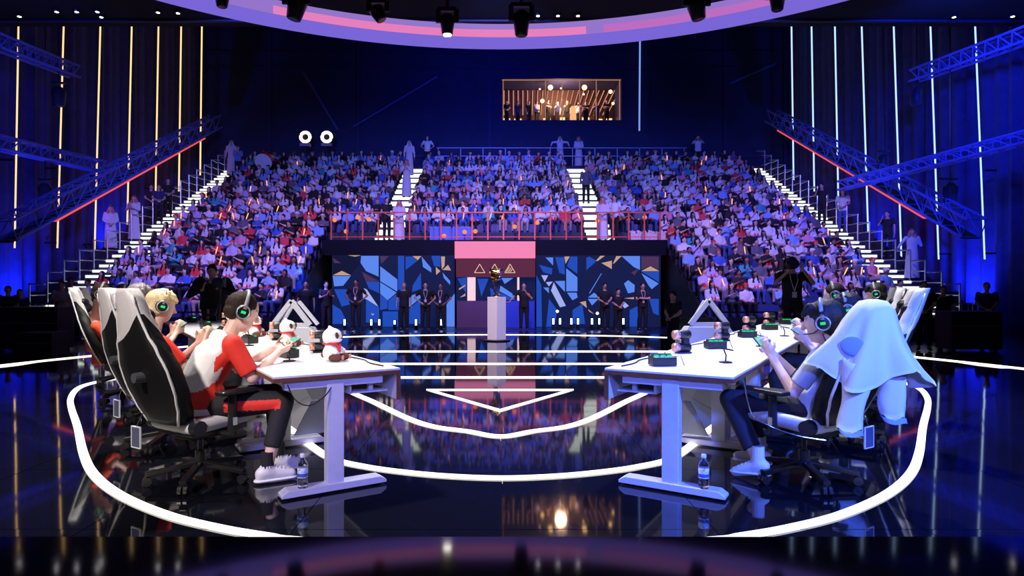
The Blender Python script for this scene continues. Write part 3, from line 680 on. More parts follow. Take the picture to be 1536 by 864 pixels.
# ================================================================== TABLES
A_R = V(.714, 4.155, 0); U_R = V(.53, .848, 0); N_R = V(.848, -.53, 0)
A_L = V(-.614, 4.165, 0); U_L = V(-.53, .848, 0); N_L = V(-.848, -.53, 0)
def row(side, s, t, z=0.0):
    A, U, N = (A_R, U_R, N_R) if side == 'right' else (A_L, U_L, N_L)
    p = A+U*s+N*t; return V(p.x, p.y, z)
RZ = {'right': math.atan2(.848, .53), 'left': math.atan2(.848, -.53)}
SG = {'right': -1, 'left': 1}
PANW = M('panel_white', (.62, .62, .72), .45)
def make_table(side, i):
    s_ = SG[side]; o = row(side, i*1.4, 0)
    t = thing('gaming_table', 'white gaming table with T-shaped legs, %s from the front in the %s row' % (ORD[i], side), 'table', o, RZ[side], 'gaming tables of the %s row' % side)
    Y = lambda a: s_*a
    L = 1.392
    MB().box((L/2, Y(.4), .735), (L, .80, .014)).build('tabletop', WHITE, t, bevel=.002)
    MB().box((L/2, Y(.4), .716), (L+.001, .802, .023)).build('edge_trim', PLY, t)
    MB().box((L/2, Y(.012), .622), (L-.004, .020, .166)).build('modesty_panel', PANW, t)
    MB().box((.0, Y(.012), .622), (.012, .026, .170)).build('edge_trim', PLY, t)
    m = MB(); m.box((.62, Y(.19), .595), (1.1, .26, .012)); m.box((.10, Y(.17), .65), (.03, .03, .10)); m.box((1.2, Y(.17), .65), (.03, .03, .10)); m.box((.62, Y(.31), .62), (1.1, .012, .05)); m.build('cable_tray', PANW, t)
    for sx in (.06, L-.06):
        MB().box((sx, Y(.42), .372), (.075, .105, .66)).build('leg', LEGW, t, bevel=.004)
        m = MB(); w_ = .33; y0 = Y(.42)
        m.prism([(-w_, .012), (w_, .012), (w_, .03), (w_-.04, .055), (-w_+.04, .055), (-w_, .03)], (sx+.05 if s_*1 > 0 else sx-.05, y0, 0), (0, 1, 0), (0, 0, 1), .10 if False else (-.10 if s_ > 0 else .10) if False else .10*(-1 if s_ > 0 else -1)*(-1))
        mm = MB(); mm.prism([(-w_, .012), (w_, .012), (w_, .03), (w_-.04, .055), (-w_+.04, .055), (-w_, .03)], (sx-.05, y0, 0), (0, 1, 0), (0, 0, 1), .10)
        mm.build('leg_foot', LEGW, t, bevel=.003)
        [MB().box((sx, Y(q_), .006), (.05, .05, .012)).build('glide', BLK, t) for q_ in (.15, .68)]
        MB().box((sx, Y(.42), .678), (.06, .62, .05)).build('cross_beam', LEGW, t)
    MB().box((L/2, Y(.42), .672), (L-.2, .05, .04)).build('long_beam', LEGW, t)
    if i == 0:
        x = L-.02-.0
        for nm, pl, mt in (('facet_panel', [(.03, .64), (.35, .64), (.21, .36), (.03, .36)], PANW), ('facet_panel', [(.03, .35), (.21, .35), (.35, .09), (.03, .09)], M('panel_shade', (.34, .36, .55), .5))):
            m = MB(); m.prism([(Y(a), b) for a, b in pl], (x-.10, 0, 0), (0, 1, 0), (0, 0, 1), .015); m.build(nm, mt, t)
    return t
for side in ('left', 'right'):
    for i in range(5): make_table(side, i)

# desk equipment -----------------------------------------------------------
def w2(side, s, t, z=.743): return row(side, s, t, z)
def led_box(side, i, s, t):
    p = w2(side, s, t); o = thing('phone_dock', 'black phone dock with green lights, %s from the front on the %s tables' % (ORD[i], side), 'dock', p, RZ[side]+(.2 if side == 'left' else -.9), 'phone docks on the %s tables' % side)
    MB().box((0, 0, .033), (.165, .10, .06)).build('dock_body', BLK, o, bevel=.004)
    m = MB()
    for k in range(3): m.box((-.05+k*.045, -.025, .068), (.026, .022, .010), rz=.3)
    m.build('green_light', GREEN, o)
    MB().tube([(.07, 0, .06), (.12, -.02, .065), (.14, -.03, .002)], .003, 6).build('wire', BLK, o)
    MB().box((-.0, .022, .070), (.13, .035, .016)).build('dock_lid', M('dark_grey', (.06, .06, .07), .4), o)
def drum(side, i, s, t):
    p = w2(side, s, t); o = thing('stacked_headphone_stand', 'two stacked copper capped black cylinders, %s from the front on the %s tables' % (ORD[i], side), 'speaker', p, .3, 'copper capped cylinders on the %s tables' % side)
    o.name = 'desk_speaker'
    for z in (.045, .145):
        MB().cyl((-.045, 0, z), (.055, 0, z), .036, .036, 18).build('cylinder', BLK, o, True, bevel=.003)
        MB().cyl((-.085, 0, z), (-.045, 0, z), .036, .037, 18).build('copper_cap', COPPER, o, True)
    MB().box((.02, 0, .095), (.05, .04, .06)).build('connector', BLK, o); MB().box((0, 0, .005), (.12, .06, .01)).build('foot', BLK, o)
def phone_rest(side, i, s, t):
    p = w2(side, s, t); o = thing('phone_holder', 'slim black phone holder, %s from the front on the %s tables' % (ORD[i], side), 'holder', p, random.uniform(-.4, .4), 'phone holders on the %s tables' % side)
    MB().lathe([(.045, 0), (.045, .006), (.02, .01)], seg=14).build('foot', BLK, o); MB().tube([(0, 0, .008), (.004, 0, .05), (-.012, 0, .09)], .005, 8).build('stem', BLKM, o)
    MB().bar((-.03, 0, .10), (.05, 0, .085), .03, .008).build('cradle', BLKM, o)
    MB().tube([(-.02, 0, .1), (-.06, .04, .12), (-.09, .05, .10)], .003, 6).build('wire', BLK, o)
for i in range(5):
    led_box('right', i, .32+1.4*i, .28 if i == 0 else .3); drum('right', i, 1.21+1.4*i if i < 4 else 6.7, .17); phone_rest('right', i, .72+1.4*i, .60)
    led_box('left', i, 1.02+1.4*i, .46); drum('left', i, 1.24+1.38*i, .15)
    if i < 4: phone_rest('left', i, .75+1.4*i, .52)
for side in ('left', 'right'):
    for i in range(3):
        a = w2(side, .10+i*1.4, .06); pts = [w2(side, .12+i*1.4+.2*k, .07+.02*math.sin(k*2.1+i), .747) for k in range(6)]
        o = MB().tube([p-pts[0] for p in spline(pts, 4)], .005, 6).build('desk_cable', BLK, None, loc=pts[0]); tag(o, 'black cable lying along the inner edge of the %s %s table' % (ORD[i], side), 'cable', 'cables on the %s tables' % side)
# hanging cables
pts = [w2('left', .0, .72, .69), w2('left', -.02, .68, .60), w2('left', -.03, .6, .56), w2('left', .0, .5, .60), w2('left', .03, .44, .66)]
o = MB().tube([p-pts[0] for p in spline(pts, 5)], .0035, 6).build('hanging_cable', BLK, None, loc=pts[0]); tag(o, 'thin black cable looping below the front left tabletop', 'cable')
pts = [w2('right', .2, .82, .70), w2('right', .22, .86, .5), w2('right', .3, .95, .42), w2('right', .3, 1.1, .38), w2('right', .35, 1.25, .36)]
o = MB().tube([p-pts[0] for p in spline(pts, 5)], .0035, 6).build('hanging_cable', SILV, None, loc=pts[0]); tag(o, 'thin pale cable hanging from the front right table to the chair', 'cable')

# plush toys ---------------------------------------------------------------
PLW = M('white_plush', (.86, .83, .83), .9, bump=.5, nscale=220); PLB = M('brown_plush', (.10, .035, .02), .9, bump=.4, nscale=200); PLR = M('red_felt', (.75, .03, .03), .8)
def plush(i, s, t, rz, sc=1.0):
    o = thing('plush_toy', 'white plush animal with red collar, %s from the front on the left tables' % ORD[i], 'plush toy', w2('left', s, t), rz, 'plush toys on the left tables')
    def part(nm, fn, mt, par=None):
        f = Fig(); fn(f); return put(nm, f.mesh(nm, mt, .006*1.2, 3), par or o)
    part('body', lambda f: (f.ell((0, 0, .055*sc), (.062*sc, .055*sc, .06*sc)), f.cap((0, 0, .05), (0, 0, .10*sc), .05*sc, .042*sc), f.cap((-.045*sc, .02, .09*sc), (-.055*sc, .065, .065*sc), .02*sc, .018*sc), f.cap((.045*sc, .02, .09*sc), (.055*sc, .065, .065*sc), .02*sc, .018*sc)), PLW)
    hd = part('head', lambda f: (f.ell((0, .008, .165*sc), (.072*sc, .064*sc, .056*sc)), f.cap((0, 0, .19*sc), (0, -.012, .226*sc), .038*sc, .012*sc), f.ell((0, .06, .148*sc), (.032*sc, .022*sc, .022*sc)), f.ell((-.06*sc, 0, .15*sc), (.024*sc, .03, .03)), f.ell((.06*sc, 0, .15*sc), (.024*sc, .03, .03))), PLW)
    for sx in (-1, 1):
        MB().ell((0, 0, 0), (.017*sc, .010*sc, .025*sc), 12, 8, 0, Matrix.Translation(V(sx*.032*sc, .064, .172*sc)) @ Matrix.Rotation(sx*.5, 4, 'Y')).build('eye_patch', PLB, hd, True)
        MB().ell((sx*.03*sc, .074, .175*sc), .005, 8, 6).build('eye', BLK, hd, True)
        part('foot', lambda f: f.cap((sx*.045*sc, .03, .025), (sx*.052*sc, .085, .028), .023*sc, .026*sc), PLB)
        MB().ell((sx*.052*sc, .12, .03), (.018, .006, .02), 10, 6).build('paw_pad', M('paw_pink', (.5, .2, .16), .9), o, True)
    MB().ell((0, .083, .153*sc), (.009, .006, .006), 8, 6).build('nose', BLK, hd, True)
    MB().tube([V(.05*sc*math.cos(q*PI/10), .05*sc*math.sin(q*PI/10), .118*sc) for q in range(20)], .008, 6, closed=True).build('collar', PLR, o, True)
    m = MB(); m.prism([(-.03, 0), (.03, 0), (.0, -.06)], (0, .062, .112*sc), (1, 0, 0), (0, -.2, 1), .008); m.build('bib', PLR, o)
    MB().ell((0, -.06, .04), .02, 10, 7).build('tail', PLB, o, True)
for i, (s, t) in enumerate([(.62, .26), (1.9, .25), (3.25, .25), (4.6, .25)]): plush(i, s, t, -PI/2-.25, 1.06 if i < 2 else 1.0)

# triangle markers ---------------------------------------------------------
def tri_marker(side, px, py, Z):
    ap = P(px, py, Z); t = thing('triangle_marker', 'white marker with an open triangle top standing behind the %s tables' % side, 'sign', (ap.x, Z, 0))
    h = ap.z; w1 = .24; z1 = h-.335; d = .22
    m = MB()
    for y in (0,):
        m.bar((0, 0, h-.02), (-w1, 0, z1), .06, .055, up=(0, 1, 0)); m.bar((0, 0, h-.02), (w1, 0, z1), .06, .055, up=(0, 1, 0)); m.bar((-w1, 0, z1), (w1, 0, z1), .06, .05, up=(0, 1, 0))
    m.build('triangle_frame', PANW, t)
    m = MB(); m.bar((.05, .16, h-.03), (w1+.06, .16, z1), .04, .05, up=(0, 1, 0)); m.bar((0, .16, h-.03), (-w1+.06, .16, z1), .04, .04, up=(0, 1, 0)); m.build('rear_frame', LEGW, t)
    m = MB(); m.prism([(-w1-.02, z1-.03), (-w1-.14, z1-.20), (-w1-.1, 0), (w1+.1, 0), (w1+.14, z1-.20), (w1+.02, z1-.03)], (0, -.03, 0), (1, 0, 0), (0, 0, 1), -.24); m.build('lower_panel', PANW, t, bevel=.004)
tri_marker('left', 437, 449, 8.3); tri_marker('right', 1063, 448, 8.3)
# water bottles
CLR = M('clear_plastic', (.85, .9, 1.0), .08, trans=1.0)
def bottle(p, label):
    t = thing('water_bottle', label, 'bottle', p)
    MB().lathe([(.028, 0), (.031, .01), (.031, .045), (.028, .06), (.031, .07), (.031, .13), (.026, .155), (.013, .175), (.013, .185)], seg=20).build('bottle_body', CLR, t, True)
    MB().lathe([(.0315, .062), (.0318, .065), (.0318, .12), (.0315, .123)], seg=20).build('label_wrap', M('bottle_label', (.65, .72, .85), .4, noise=.5, nscale=60), t, True)
    MB().lathe([(.0318, .07), (.0322, .072), (.0322, .088), (.0318, .09)], seg=20).build('label_stripe', M('label_navy', (.06, .12, .5), .4), t, True)
    MB().lathe([(.015, .183), (.0155, .186), (.0155, .203), (.013, .206)], seg=16).build('cap', M('bottle_cap', (.8, .8, .85), .4), t, True)
bottle(row('left', .04, .62, .056), 'clear water bottle standing on the foot of the front left table')
bottle(row('right', .04, .62, .056), 'clear water bottle standing on the foot of the front right table')

# ================================================================== CHAIRS
def smoothstep(pts, v):
    for (a, x), (b, y) in zip(pts, pts[1:]):
        if v <= b: f = (v-a)/(b-a); f = f*f*(3-2*f); return x+(y-x)*f
    return pts[-1][1]
WPR = [(0, .165), (.12, .225), (.28, .262), (.42, .258), (.56, .215), (.70, .150), (.84, .112), (.94, .096), (1, .055)]
def make_chair(label, loc, rz, lean=.24, group='gaming chairs', H=.84):
    t = thing('gaming_chair', label, 'chair', loc, rz, group)
    m = MB(); n = 28; K = 15; secs = []; ib = 18; THR = [.58, .60, .64, .70, .77, .82, .82, .7, .6, .55, .5, .5, .5, .55, .56]
    for i in range(n+1):
        v = i/n; wv = smoothstep(WPR, v); y = -.21-lean*v-.02*math.sin(PI*v); z = .42+H*v; th = 1-.35*v
        b = .075 if v < .8 else .05
        pr = [(-1, 0), (-.93, -.05*th), (-.5, -.062*th), (0, -.066*th), (.5, -.062*th), (.93, -.05*th), (1, 0), (.94, b*.8), (.80, b), (.62, b*.75), (.45, .022), (-.45, .022), (-.62, b*.75), (-.80, b), (-.94, b*.8)]
        ring_ = []
        for k, (a, c) in enumerate(pr):
            ve = i/ib*THR[k] if i <= ib else THR[k]+(i-ib)/(n-ib)*(1-THR[k])
            wv = smoothstep(WPR, ve); th = 1-.35*ve; b = .075-.025*max(0, (ve-.5)*2); c = [0, -.05*th, -.062*th, -.066*th, -.062*th, -.05*th, 0, b*.8, b, b*.75, .022, .022, b*.75, b, b*.8, 0][k]
            ring_.append(V(a*wv, -.21-lean*ve-.02*math.sin(PI*ve)+c, .42+H*ve))
        secs.append(ring_)
    K = len(secs[0]); vs = [p for s in secs for p in s]; m.v = [tuple(p) for p in vs]
    for i in range(n):
        v = i/n
        for k in range(K):
            j = (k+1) % K; m.f.append((i*K+k, i*K+j, (i+1)*K+j, (i+1)*K+k))
            m.m.append(0 if i < ib else 1)
    m.f += [tuple(range(K))[::-1], tuple(range(n*K, n*K+K))]; m.m += [0, 1]
    m.build('backrest', [LEATH, WLEATH, M('pale_piping', (.5, .48, .48), .5)] if False else [LEATH, WLEATH, LEATH], t, True)
    for sx in (-1, 1):
        pts = [V(sx*smoothstep(WPR, v)*.965, -.21-lean*v-.02*math.sin(PI*v)-.045*(1-.35*v), .42+H*v) for v in [k/16*.95 for k in range(17)]]
        MB().tube(pts, .0085, 6).build('piping', M('white_piping', (.7, .7, .7), .5), t, True)
    f = Fig(); f.cap((-.06, -.17-lean*.82, .42+H*.80), (.06, -.17-lean*.82, .42+H*.80), .05, .05); f.cap((-.06, -.17-lean*.74, .42+H*.72), (.06, -.17-lean*.74, .42+H*.72), .045, .045)
    put('head_pillow', f.mesh('head_pillow', LEATH, .014, 3), t)
    f = Fig(); f.cap((-.19, -.17, .40), (-.19, .24, .42), .05); f.cap((.19, -.17, .40), (.19, .24, .42), .05); f.cap((-.19, .24, .42), (.19, .24, .42), .05); f.cap((-.19, -.17, .40), (.19, -.17, .40), .05); f.cap((-.1, -.17, .395), (-.1, .25, .41), .05); f.cap((.1, -.17, .395), (.1, .25, .41), .05); f.cap((0, -.17, .395), (0, .25, .41), .05)
    put('seat', f.mesh('seat', WLEATH, .016, 4), t)
    MB().box((0, .02, .345), (.36, .40, .03)).build('seat_pan', BLK, t)
    for sx in (-1, 1):
        MB().cyl((sx*.20, -.17, .40), (sx*.255, -.17, .40), .05, .045, 14).build('recline_hinge', BLK, t)
    MB().cyl((0, -.285-.06-lean*.35, .42+H*.36), (0, -.275-lean*.35, .42+H*.36), .03, .034, 14).build('rear_knob', M('dark_grey', (.06, .06, .07), .4), t)
    for sx in (-1, 1):
        a = MB(); a.bar((sx*.30, .02, .34), (sx*.17, .02, .34), .06, .02); a.cyl((sx*.30, .02, .33), (sx*.30, .02, .58), .030, .026, 12)
        arm = a.build('armrest', BLK, t, False, bevel=.002)
        MB().box((sx*.295, .06, .60), (.09, .27, .028)).build('armrest_pad', BLK, arm, bevel=.01)
        MB().box((sx*.325, .02, .42), (.008, .03, .05)).build('lever', SILV, arm)
    MB().box((0, 0, .315), (.18, .24, .05)).build('tilt_box', BLKM, t, bevel=.006)
    MB().cyl((.09, .02, .31), (.24, .05, .32), .008, .008, 8).build('tilt_lever', BLKM, t)
    m = MB(); m.cyl((0, 0, .10), (0, 0, .20), .034, .034, 14); m.cyl((0, 0, .20), (0, 0, .30), .016, .016, 12); m.build('gas_column', BLKM, t)
    for k in range(5):
        a = 2*PI*k/5+.35; d = V(math.cos(a), math.sin(a), 0)
        m = MB(); m.bar(d*.02+V(0, 0, .115), d*.32+V(0, 0, .075), .045, .03); lg_ = m.build('base_spoke', BLKM, t, bevel=.004)
        n_ = V(-d.y, d.x, 0); c = d*.31+V(0, 0, .030)
        m = MB(); m.cyl(c+n_*.006, c+n_*.028, .029, .029, 12); m.cyl(c-n_*.028, c-n_*.006, .029, .029, 12); m.cyl(c+V(0, 0, .02), c+V(0, 0, .06), .008, .008, 8); m.build('caster', BLK, lg_)
    return t
def chair_tag(t, x, y, z):
    c = MB().box((x, y, z), (.095, .006, .135), rz=0).build('hanging_tag', M('tag_grey', (.08, .09, .16), .5), t)
    for a, b, sx, sz in ((0, .0655, .10, .006), (0, -.0655, .10, .006), (.048, 0, .006, .135), (-.048, 0, .006, .135)):
        MB().box((x+a, y-.001, z+b), (sx, .009, sz)).build('tag_border', M('tag_border', (.75, .75, .8), .5), c)
    MB().bar((x, y, z+.066), (x*.9, y+.03, z+.15), .004, .004).build('tag_string', SILV, t)
def rzf(fx, fy): return math.atan2(-fx, fy)
CH_L = [((-1.93, 4.20), (.52, .85), .27), ((-2.60, 5.12), (.60, .80), .26), ((-3.22, 6.2), (.85, .53), .26), ((-4.10, 7.2), (.92, .4), .34), ((-4.85, 8.35), (.85, .53), .22)]
CH_R = [((2.03, 4.20), (-.52, .85), .25), ((2.86, 5.25), (-.80, .6), .34), ((3.52, 6.35), (-.88, .47), .34), ((4.22, 7.5), (-.85, .53), .26), ((4.9, 8.7), (-.85, .53), .24)]
for nm, L in (('left', CH_L), ('right', CH_R)):
    for i, ((x, y), (fx, fy), ln) in enumerate(L):
        c = make_chair('black and white racing-style gaming chair, %s from the front in the %s row' % (ORD[i], nm) if i else ('black backed gaming chair with white headrest, nearest the camera on the left' if nm == 'left' else 'gaming chair under the white jacket, nearest the camera on the right'), (x, y, 0), rzf(fx, fy), ln, 'gaming chairs of the %s row' % nm, .72 if (nm == 'right' and i == 0) else .84)
        chair_tag(c, -.2 if nm == 'left' else .2, -.31, .32)
        if nm == 'left': pass

# ================================================================== PEOPLE
SK = M('skin', (.62, .34, .25), .5); SKP = M('skin_pale', (.74, .47, .38), .5); SKD = M('skin_brown', (.30, .15, .09), .5); LIP = M('lips', (.45, .14, .13), .5); EYE = M('eye_dark', (.02, .015, .015), .2)
HB = M('hair_black', (.008, .007, .008), .6, spec=.35, bump=.5, nscale=90); HBR = M('hair_brown', (.022, .011, .008), .7, spec=.25, bump=.5, nscale=90); HBL = M('hair_blond', (.72, .55, .30), .5, bump=.6, nscale=90, noise=.25); HG = M('hair_grey', (.22, .2, .2), .5, bump=.5, nscale=90, noise=.3)
RED = M('red_jersey', (.80, .035, .02), .7, bump=.2, nscale=30); WJ = M('white_jersey', (.80, .78, .78), .7, bump=.2, nscale=30); ORG = M('orange_red_jersey', (.85, .09, .025), .7)
BLUJ = M('pale_blue_shirt', (.60, .68, .88), .7, noise=.12, nscale=9, bump=.25); BKJ = M('black_cloth', (.010, .010, .013), .8, bump=.2, nscale=40); WCL = M('white_cloth', (.74, .74, .78), .75, bump=.2, nscale=25)
SHW = M('white_shoe', (.75, .73, .73), .5, bump=.2, nscale=60); SHB = M('dark_shoe', (.02, .02, .025), .4); THB = M('white_robe', (.66, .62, .72), .8, bump=.25, nscale=6); RSC = M('red_white_headscarf', (.62, .16, .19), .85, noise=.45, nscale=45); WSC = M('white_headscarf', (.75, .75, .85), .85)
def hand(f, w, fd, pn, side, curl=.5, sc=1.0):
    """w wrist, fd finger direction, pn palm normal (palm side), side = thumb side sign"""
    w = Vector(w); fd = Vector(fd).normalized(); pn = Vector(pn); pn = (pn-fd*pn.dot(fd)).normalized(); sd = fd.cross(pn)*side
    for k, (o, ln) in enumerate(((.030, .072), (.010, .080), (-.010, .074), (-.029, .058))):
        kn = w+fd*.085*sc+sd*o*sc; f.cap(w+fd*.01+sd*o*.5*sc, kn, .013*sc, .011*sc)
        d = fd.copy(); p = kn; r = .0088*sc
        for j, fr in enumerate((.45, .32, .23)):
            a = curl*(.6+.5*j); dd = (fd*math.cos(a*(j+1)*.75)+pn*math.sin(a*(j+1)*.75)).normalized(); q = p+dd*ln*fr*sc; f.cap(p, q, r, r*.93); p = q; r *= .93
    tb = w+fd*.025*sc+sd*.026*sc; t1 = tb+(fd*.6+sd*.7+pn*.3).normalized()*.038*sc; t2 = t1+(fd*.85+sd*.1+pn*.5).normalized()*.03*sc
    f.cap(tb, t1, .012*sc, .010*sc); f.cap(t1, t2, .010*sc, .0085*sc)
def frame(hd):
    y = Vector(hd).normalized(); x = y.cross(V(0, 0, 1)).normalized(); z = x.cross(y); return x, y, z
def figure(name, label, loc, rz, J, L, group=None, cat='person'):
    t = thing(name, label, cat, loc, rz, group)
    vx = L.get('vox', .02); fine = vx < .012
    sk = L.get('skin', SK); g = {k: Vector(v) for k, v in J.items()}
    hx, hy, hz = frame(g['hd']); hc = g['head']; R = Matrix((hx, hy, hz)).transposed(); k = L.get('hs', 1.0)
    side = (g['shr']-g['shl']).normalized(); pel, chest, neck = g['pel'], g['chest'], g['neck']; belly = (pel+chest)/2+g.get('bend', V(0, -.01, 0)); fat = L.get('fat', 1.0)
    f = Fig()
    shc = (g['shl']+g['shr'])/2
    secs = [(pel+V(0, 0, -.06), .155*fat, .105*fat), (pel+V(0, 0, .06), .155*fat, .11*fat), (belly, .14*fat, .10*fat), (chest, .155*fat, .11*fat), (shc+V(0, 0, -.03), .15, .085), (neck+V(0, 0, -.01), .065, .055)]
    f.torso(secs, side)
    f.cap(neck-V(0, 0, .02), hc-hz*.06*k-hy*.015, .054, .05)
    f.ell(hc+hz*.02*k, (.074*k, .093*k, .098*k), R); f.ell(hc-hz*.055*k+hy*.02*k, (.055*k, .066*k, .062*k), R); f.ell(hc-hz*.09*k+hy*.055*k, (.026*k, .022*k, .02*k), R)
    f.cap(hc+hy*.084*k+hz*.018*k, hc+hy*.104*k-hz*.022*k, .010*k, .015*k)
    for s in (-1, 1):
        f.ell(hc+hx*s*.076*k-hy*.008*k-hz*.005*k, (.012, .022*k, .032*k), R)
        if fine:
            f.ell(hc+hx*s*.031+hy*.078+hz*.018, (.014, .010, .0075), R, 2)
            f.cap(hc+hx*s*.018+hy*.086+hz*.038, hc+hx*s*.046+hy*.078+hz*.040, .0065, .006, 2)
    if fine: f.cap(hc-hx*.018+hy*.082-hz*.052, hc+hx*.018+hy*.082-hz*.052, .009, .009, 1)
    for s, a, b, c in (('l', 'shl', 'ell', 'wrl'), ('r', 'shr', 'elr', 'wrr')):
        f.cap(g[a], g[b], .046*fat, .036); f.cap(g[b], g[c], .038, .025)
        fd = g.get('fd'+s, (g[c]-g[b]).normalized()); pn = g.get('pn'+s, V(0, 1, 0)); hand(f, g[c], fd, pn, L.get('thumb'+s, 1), L.get('curl', .5), 1.0 if fine else 1.15)
    for s, a, b, c in (('l', 'hpl', 'knl', 'anl'), ('r', 'hpr', 'knr', 'anr')):
        f.cap(g[a], g[b], .078*fat, .052); f.cap(g[b], g[c], .054, .036); ft = g['ft'+s].normalized(); f.cap(g[c]-V(0, 0, .03), g[c]+ft*.13-V(0, 0, .05), .035, .028)
    body = put('body', f.mesh('body', [sk, LIP, EYE], vx, 2), t)
    top = L.get('top', BKJ); robe = L.get('robe'); inf = .016
    f = Fig(); n_ = len(secs); sec2 = [(c, rx+inf+.004, ry+inf+.006) for c, rx, ry in secs[:-1]]+[(neck+V(0, 0, -.02), .078, .07)]
    hem = L.get('hem', .06); sec2 = [(pel-V(0, 0, hem+.04)+g.get('hemo', V(0, 0, 0)), .175*fat, .13*fat)]+sec2[1:]
    if robe: sec2 = [(V((g['anl']+g['anr']).x/2, (g['anl']+g['anr']).y/2, .07), .24, .19), (pel-V(0, 0, .2), .20, .15)]+sec2[1:]
    f.torso(sec2, side)
    frac = L.get('sleeve', .72)
    for a, b, c in (('shl', 'ell', 'wrl'), ('shr', 'elr', 'wrr')):
        f.cap(g[a], g[a]+(g[b]-g[a])*.2, .066*fat, .064*fat); e = g[a]+(g[b]-g[a])*min(frac, 1.0); f.frus(g[a], e, .064*fat, .058*fat if frac < 1 else .05)
        if frac > 1: f.cap(g[b], g[b]+(g[c]-g[b])*.1, .05, .05); f.frus(g[b], g[b]+(g[c]-g[b])*(frac-1), .05, .036)
    vt = vx if not fine else .010
    panels = L.get('panels'); mats = [top]
    if panels: mats = [top]+[p[1] for p in panels]
    me = f.mesh('shirt', mats[0] if not panels else mats[:1], vt, 3)
    if panels:
        for m_ in mats[1:]: me.materials.append(m_)
        for p in me.polygons:
            for q, (fn, _) in enumerate(panels):
                if fn(p.center, p.normal): p.material_index = q+1
    put('robe' if robe else 'shirt', me, t)
    if not robe:
        bot = L.get('bottom', BKJ); f = Fig(); f.torso([(pel+V(0, 0, -.09), .165*fat, .12*fat), (pel+V(0, 0, .05), .165*fat, .125*fat)], side)
        for a, b, c in (('hpl', 'knl', 'anl'), ('hpr', 'knr', 'anr')):
            f.cap(g[a], g[b], .094*fat, .070); e = g[b]+(g[c]-g[b])*L.get('leg', .92); f.cap(g[b], g[b]+(e-g[b])*.2, .070, .068); f.frus(g[b], e, .070, .058)
        me = f.mesh('trousers', bot, vt, 3)
        if L.get('stripe'):
            for m_, fn in L['stripe']:
                me.materials.append(m_); ii = len(me.materials)-1
                for p in me.polygons:
                    if fn(p.center, p.normal): p.material_index = ii
        put('trousers', me, t)
    for s in ('l', 'r'):
        c = g['an'+s]; ft = g['ft'+s].normalized(); dn = V(0, 0, -1); f = Fig()
        f.cap(c-ft*.035+dn*.035, c+ft*.02+dn*.030, .042, .044); f.cap(c-ft*.04+dn*.055, c+ft*.15+dn*.058, .036, .034); f.cap(c+ft*.02+dn*.03, c+ft*.12+dn*.052, .040, .036); f.frus(c+V(0, 0, .03), c+dn*.03, .042, .046)
        sh = put('shoe', f.mesh('shoe', L.get('shoe', SHB), vt, 2), t)
        if L.get('sole'):
            f = Fig(); f.cap(c-ft*.045+dn*.078, c+ft*.15+dn*.078, .042, .040); me = f.mesh('sole', L['sole'], .010, 1)
            for v in me.vertices: v.co.z = (c.z-.078)+(v.co.z-(c.z-.078))*.35-.002
            put('sole', me, sh)
            m = MB()
            for q in range(4): pp = c+ft*(.03+.025*q)+V(0, 0, .012-.008*q); xx = V(-ft.y, ft.x, 0); m.cyl(pp-xx*.022, pp+xx*.022, .004, .004, 6)
            m.build('laces', L.get('lace', WCL), sh)
            m = MB(); m.cyl(c+V(0, 0, .10 if L.get('sock') else .04), c+V(0, 0, 0), .040, .043, 14); m.build('sock', L.get('sock', BKJ), t)
    # hair / headgear
    hs = L.get('hair', 'short'); hm = L.get('hairm', HB); f = Fig()
    if hs != 'scarf':
        f.ell(hc+hz*.038*k-hy*.016*k, (.083*k, .098*k, .092*k), R)
        if hs == 'short': f.cap(hc-hz*.01*k-hy*.055*k-hx*.025, hc-hz*.01*k-hy*.055*k+hx*.025, .052*k); [f.ell(hc+hx*s*.06*k+hz*.015*k-hy*.01*k, (.022, .05, .045), R) for s in (-1, 1)]
        if hs in ('bob', 'mop'):
            f.ell(hc+hz*.045*k-hy*.030*k, (.092*k, .104*k, .094*k), R)
            f.cap(hc-hy*.06*k-hz*.03-hx*.03, hc-hy*.06*k-hz*.03+hx*.03, .06*k)
            for q in range(-3, 4): f.cap(hc+hz*.10*k+hy*.05*k+hx*q*.017, hc+hz*(.052+.008*(q % 2))*k+hy*.092*k+hx*q*.02, .024*k, .011*k)
            for s in (-1, 1): f.cap(hc+hx*s*.072*k+hz*.05-hy*.02, hc+hx*s*.080*k-hz*.045-hy*.02, .03*k, .018*k)
        if hs == 'mop':
            rr = random.Random(5)
            for q in range(16): a = rr.uniform(0, 2*PI); b = rr.uniform(.1, 1.2); d = hx*math.cos(a)*math.sin(b)+hy*math.sin(a)*math.sin(b)*.9+hz*math.cos(b); f.cap(hc+hz*.03+d*.07, hc+hz*.035+d*.12-hz*.012, .028, .012)
        if hs == 'long': 
            for s in (-1, 0, 1): f.cap(hc+hx*s*.05-hy*.05, hc+hx*s*.06-hy*.06-hz*.26, .045, .03)
        put('hair', f.mesh('hair', hm, vx*.9 if not fine else .008, 2), t)
    else:
        f.ell(hc+hz*.045-hy*.028, (.092, .100, .092), R)
        for s in (-1, 1): f.cap(hc+hx*s*.078-hy*.02, hc+hx*s*.14-hz*.26+hy*.0, .028, .05); f.cap(hc+hx*s*.05-hy*.06, hc+hx*s*.11-hz*.26-hy*.09, .05, .06)
        f.cap(hc-hy*.07, hc-hy*.10-hz*.26, .06, .08)
        o = put('headscarf', f.mesh('headscarf', L.get('scarfm', RSC), vx, 2), t)
        MB().tube([hc+hz*.085+hx*math.cos(q*PI/9)*.088+hy*(math.sin(q*PI/9)*.098-.01) for q in range(18)], .011, 6, closed=True).build('head_cord', BLK, o)
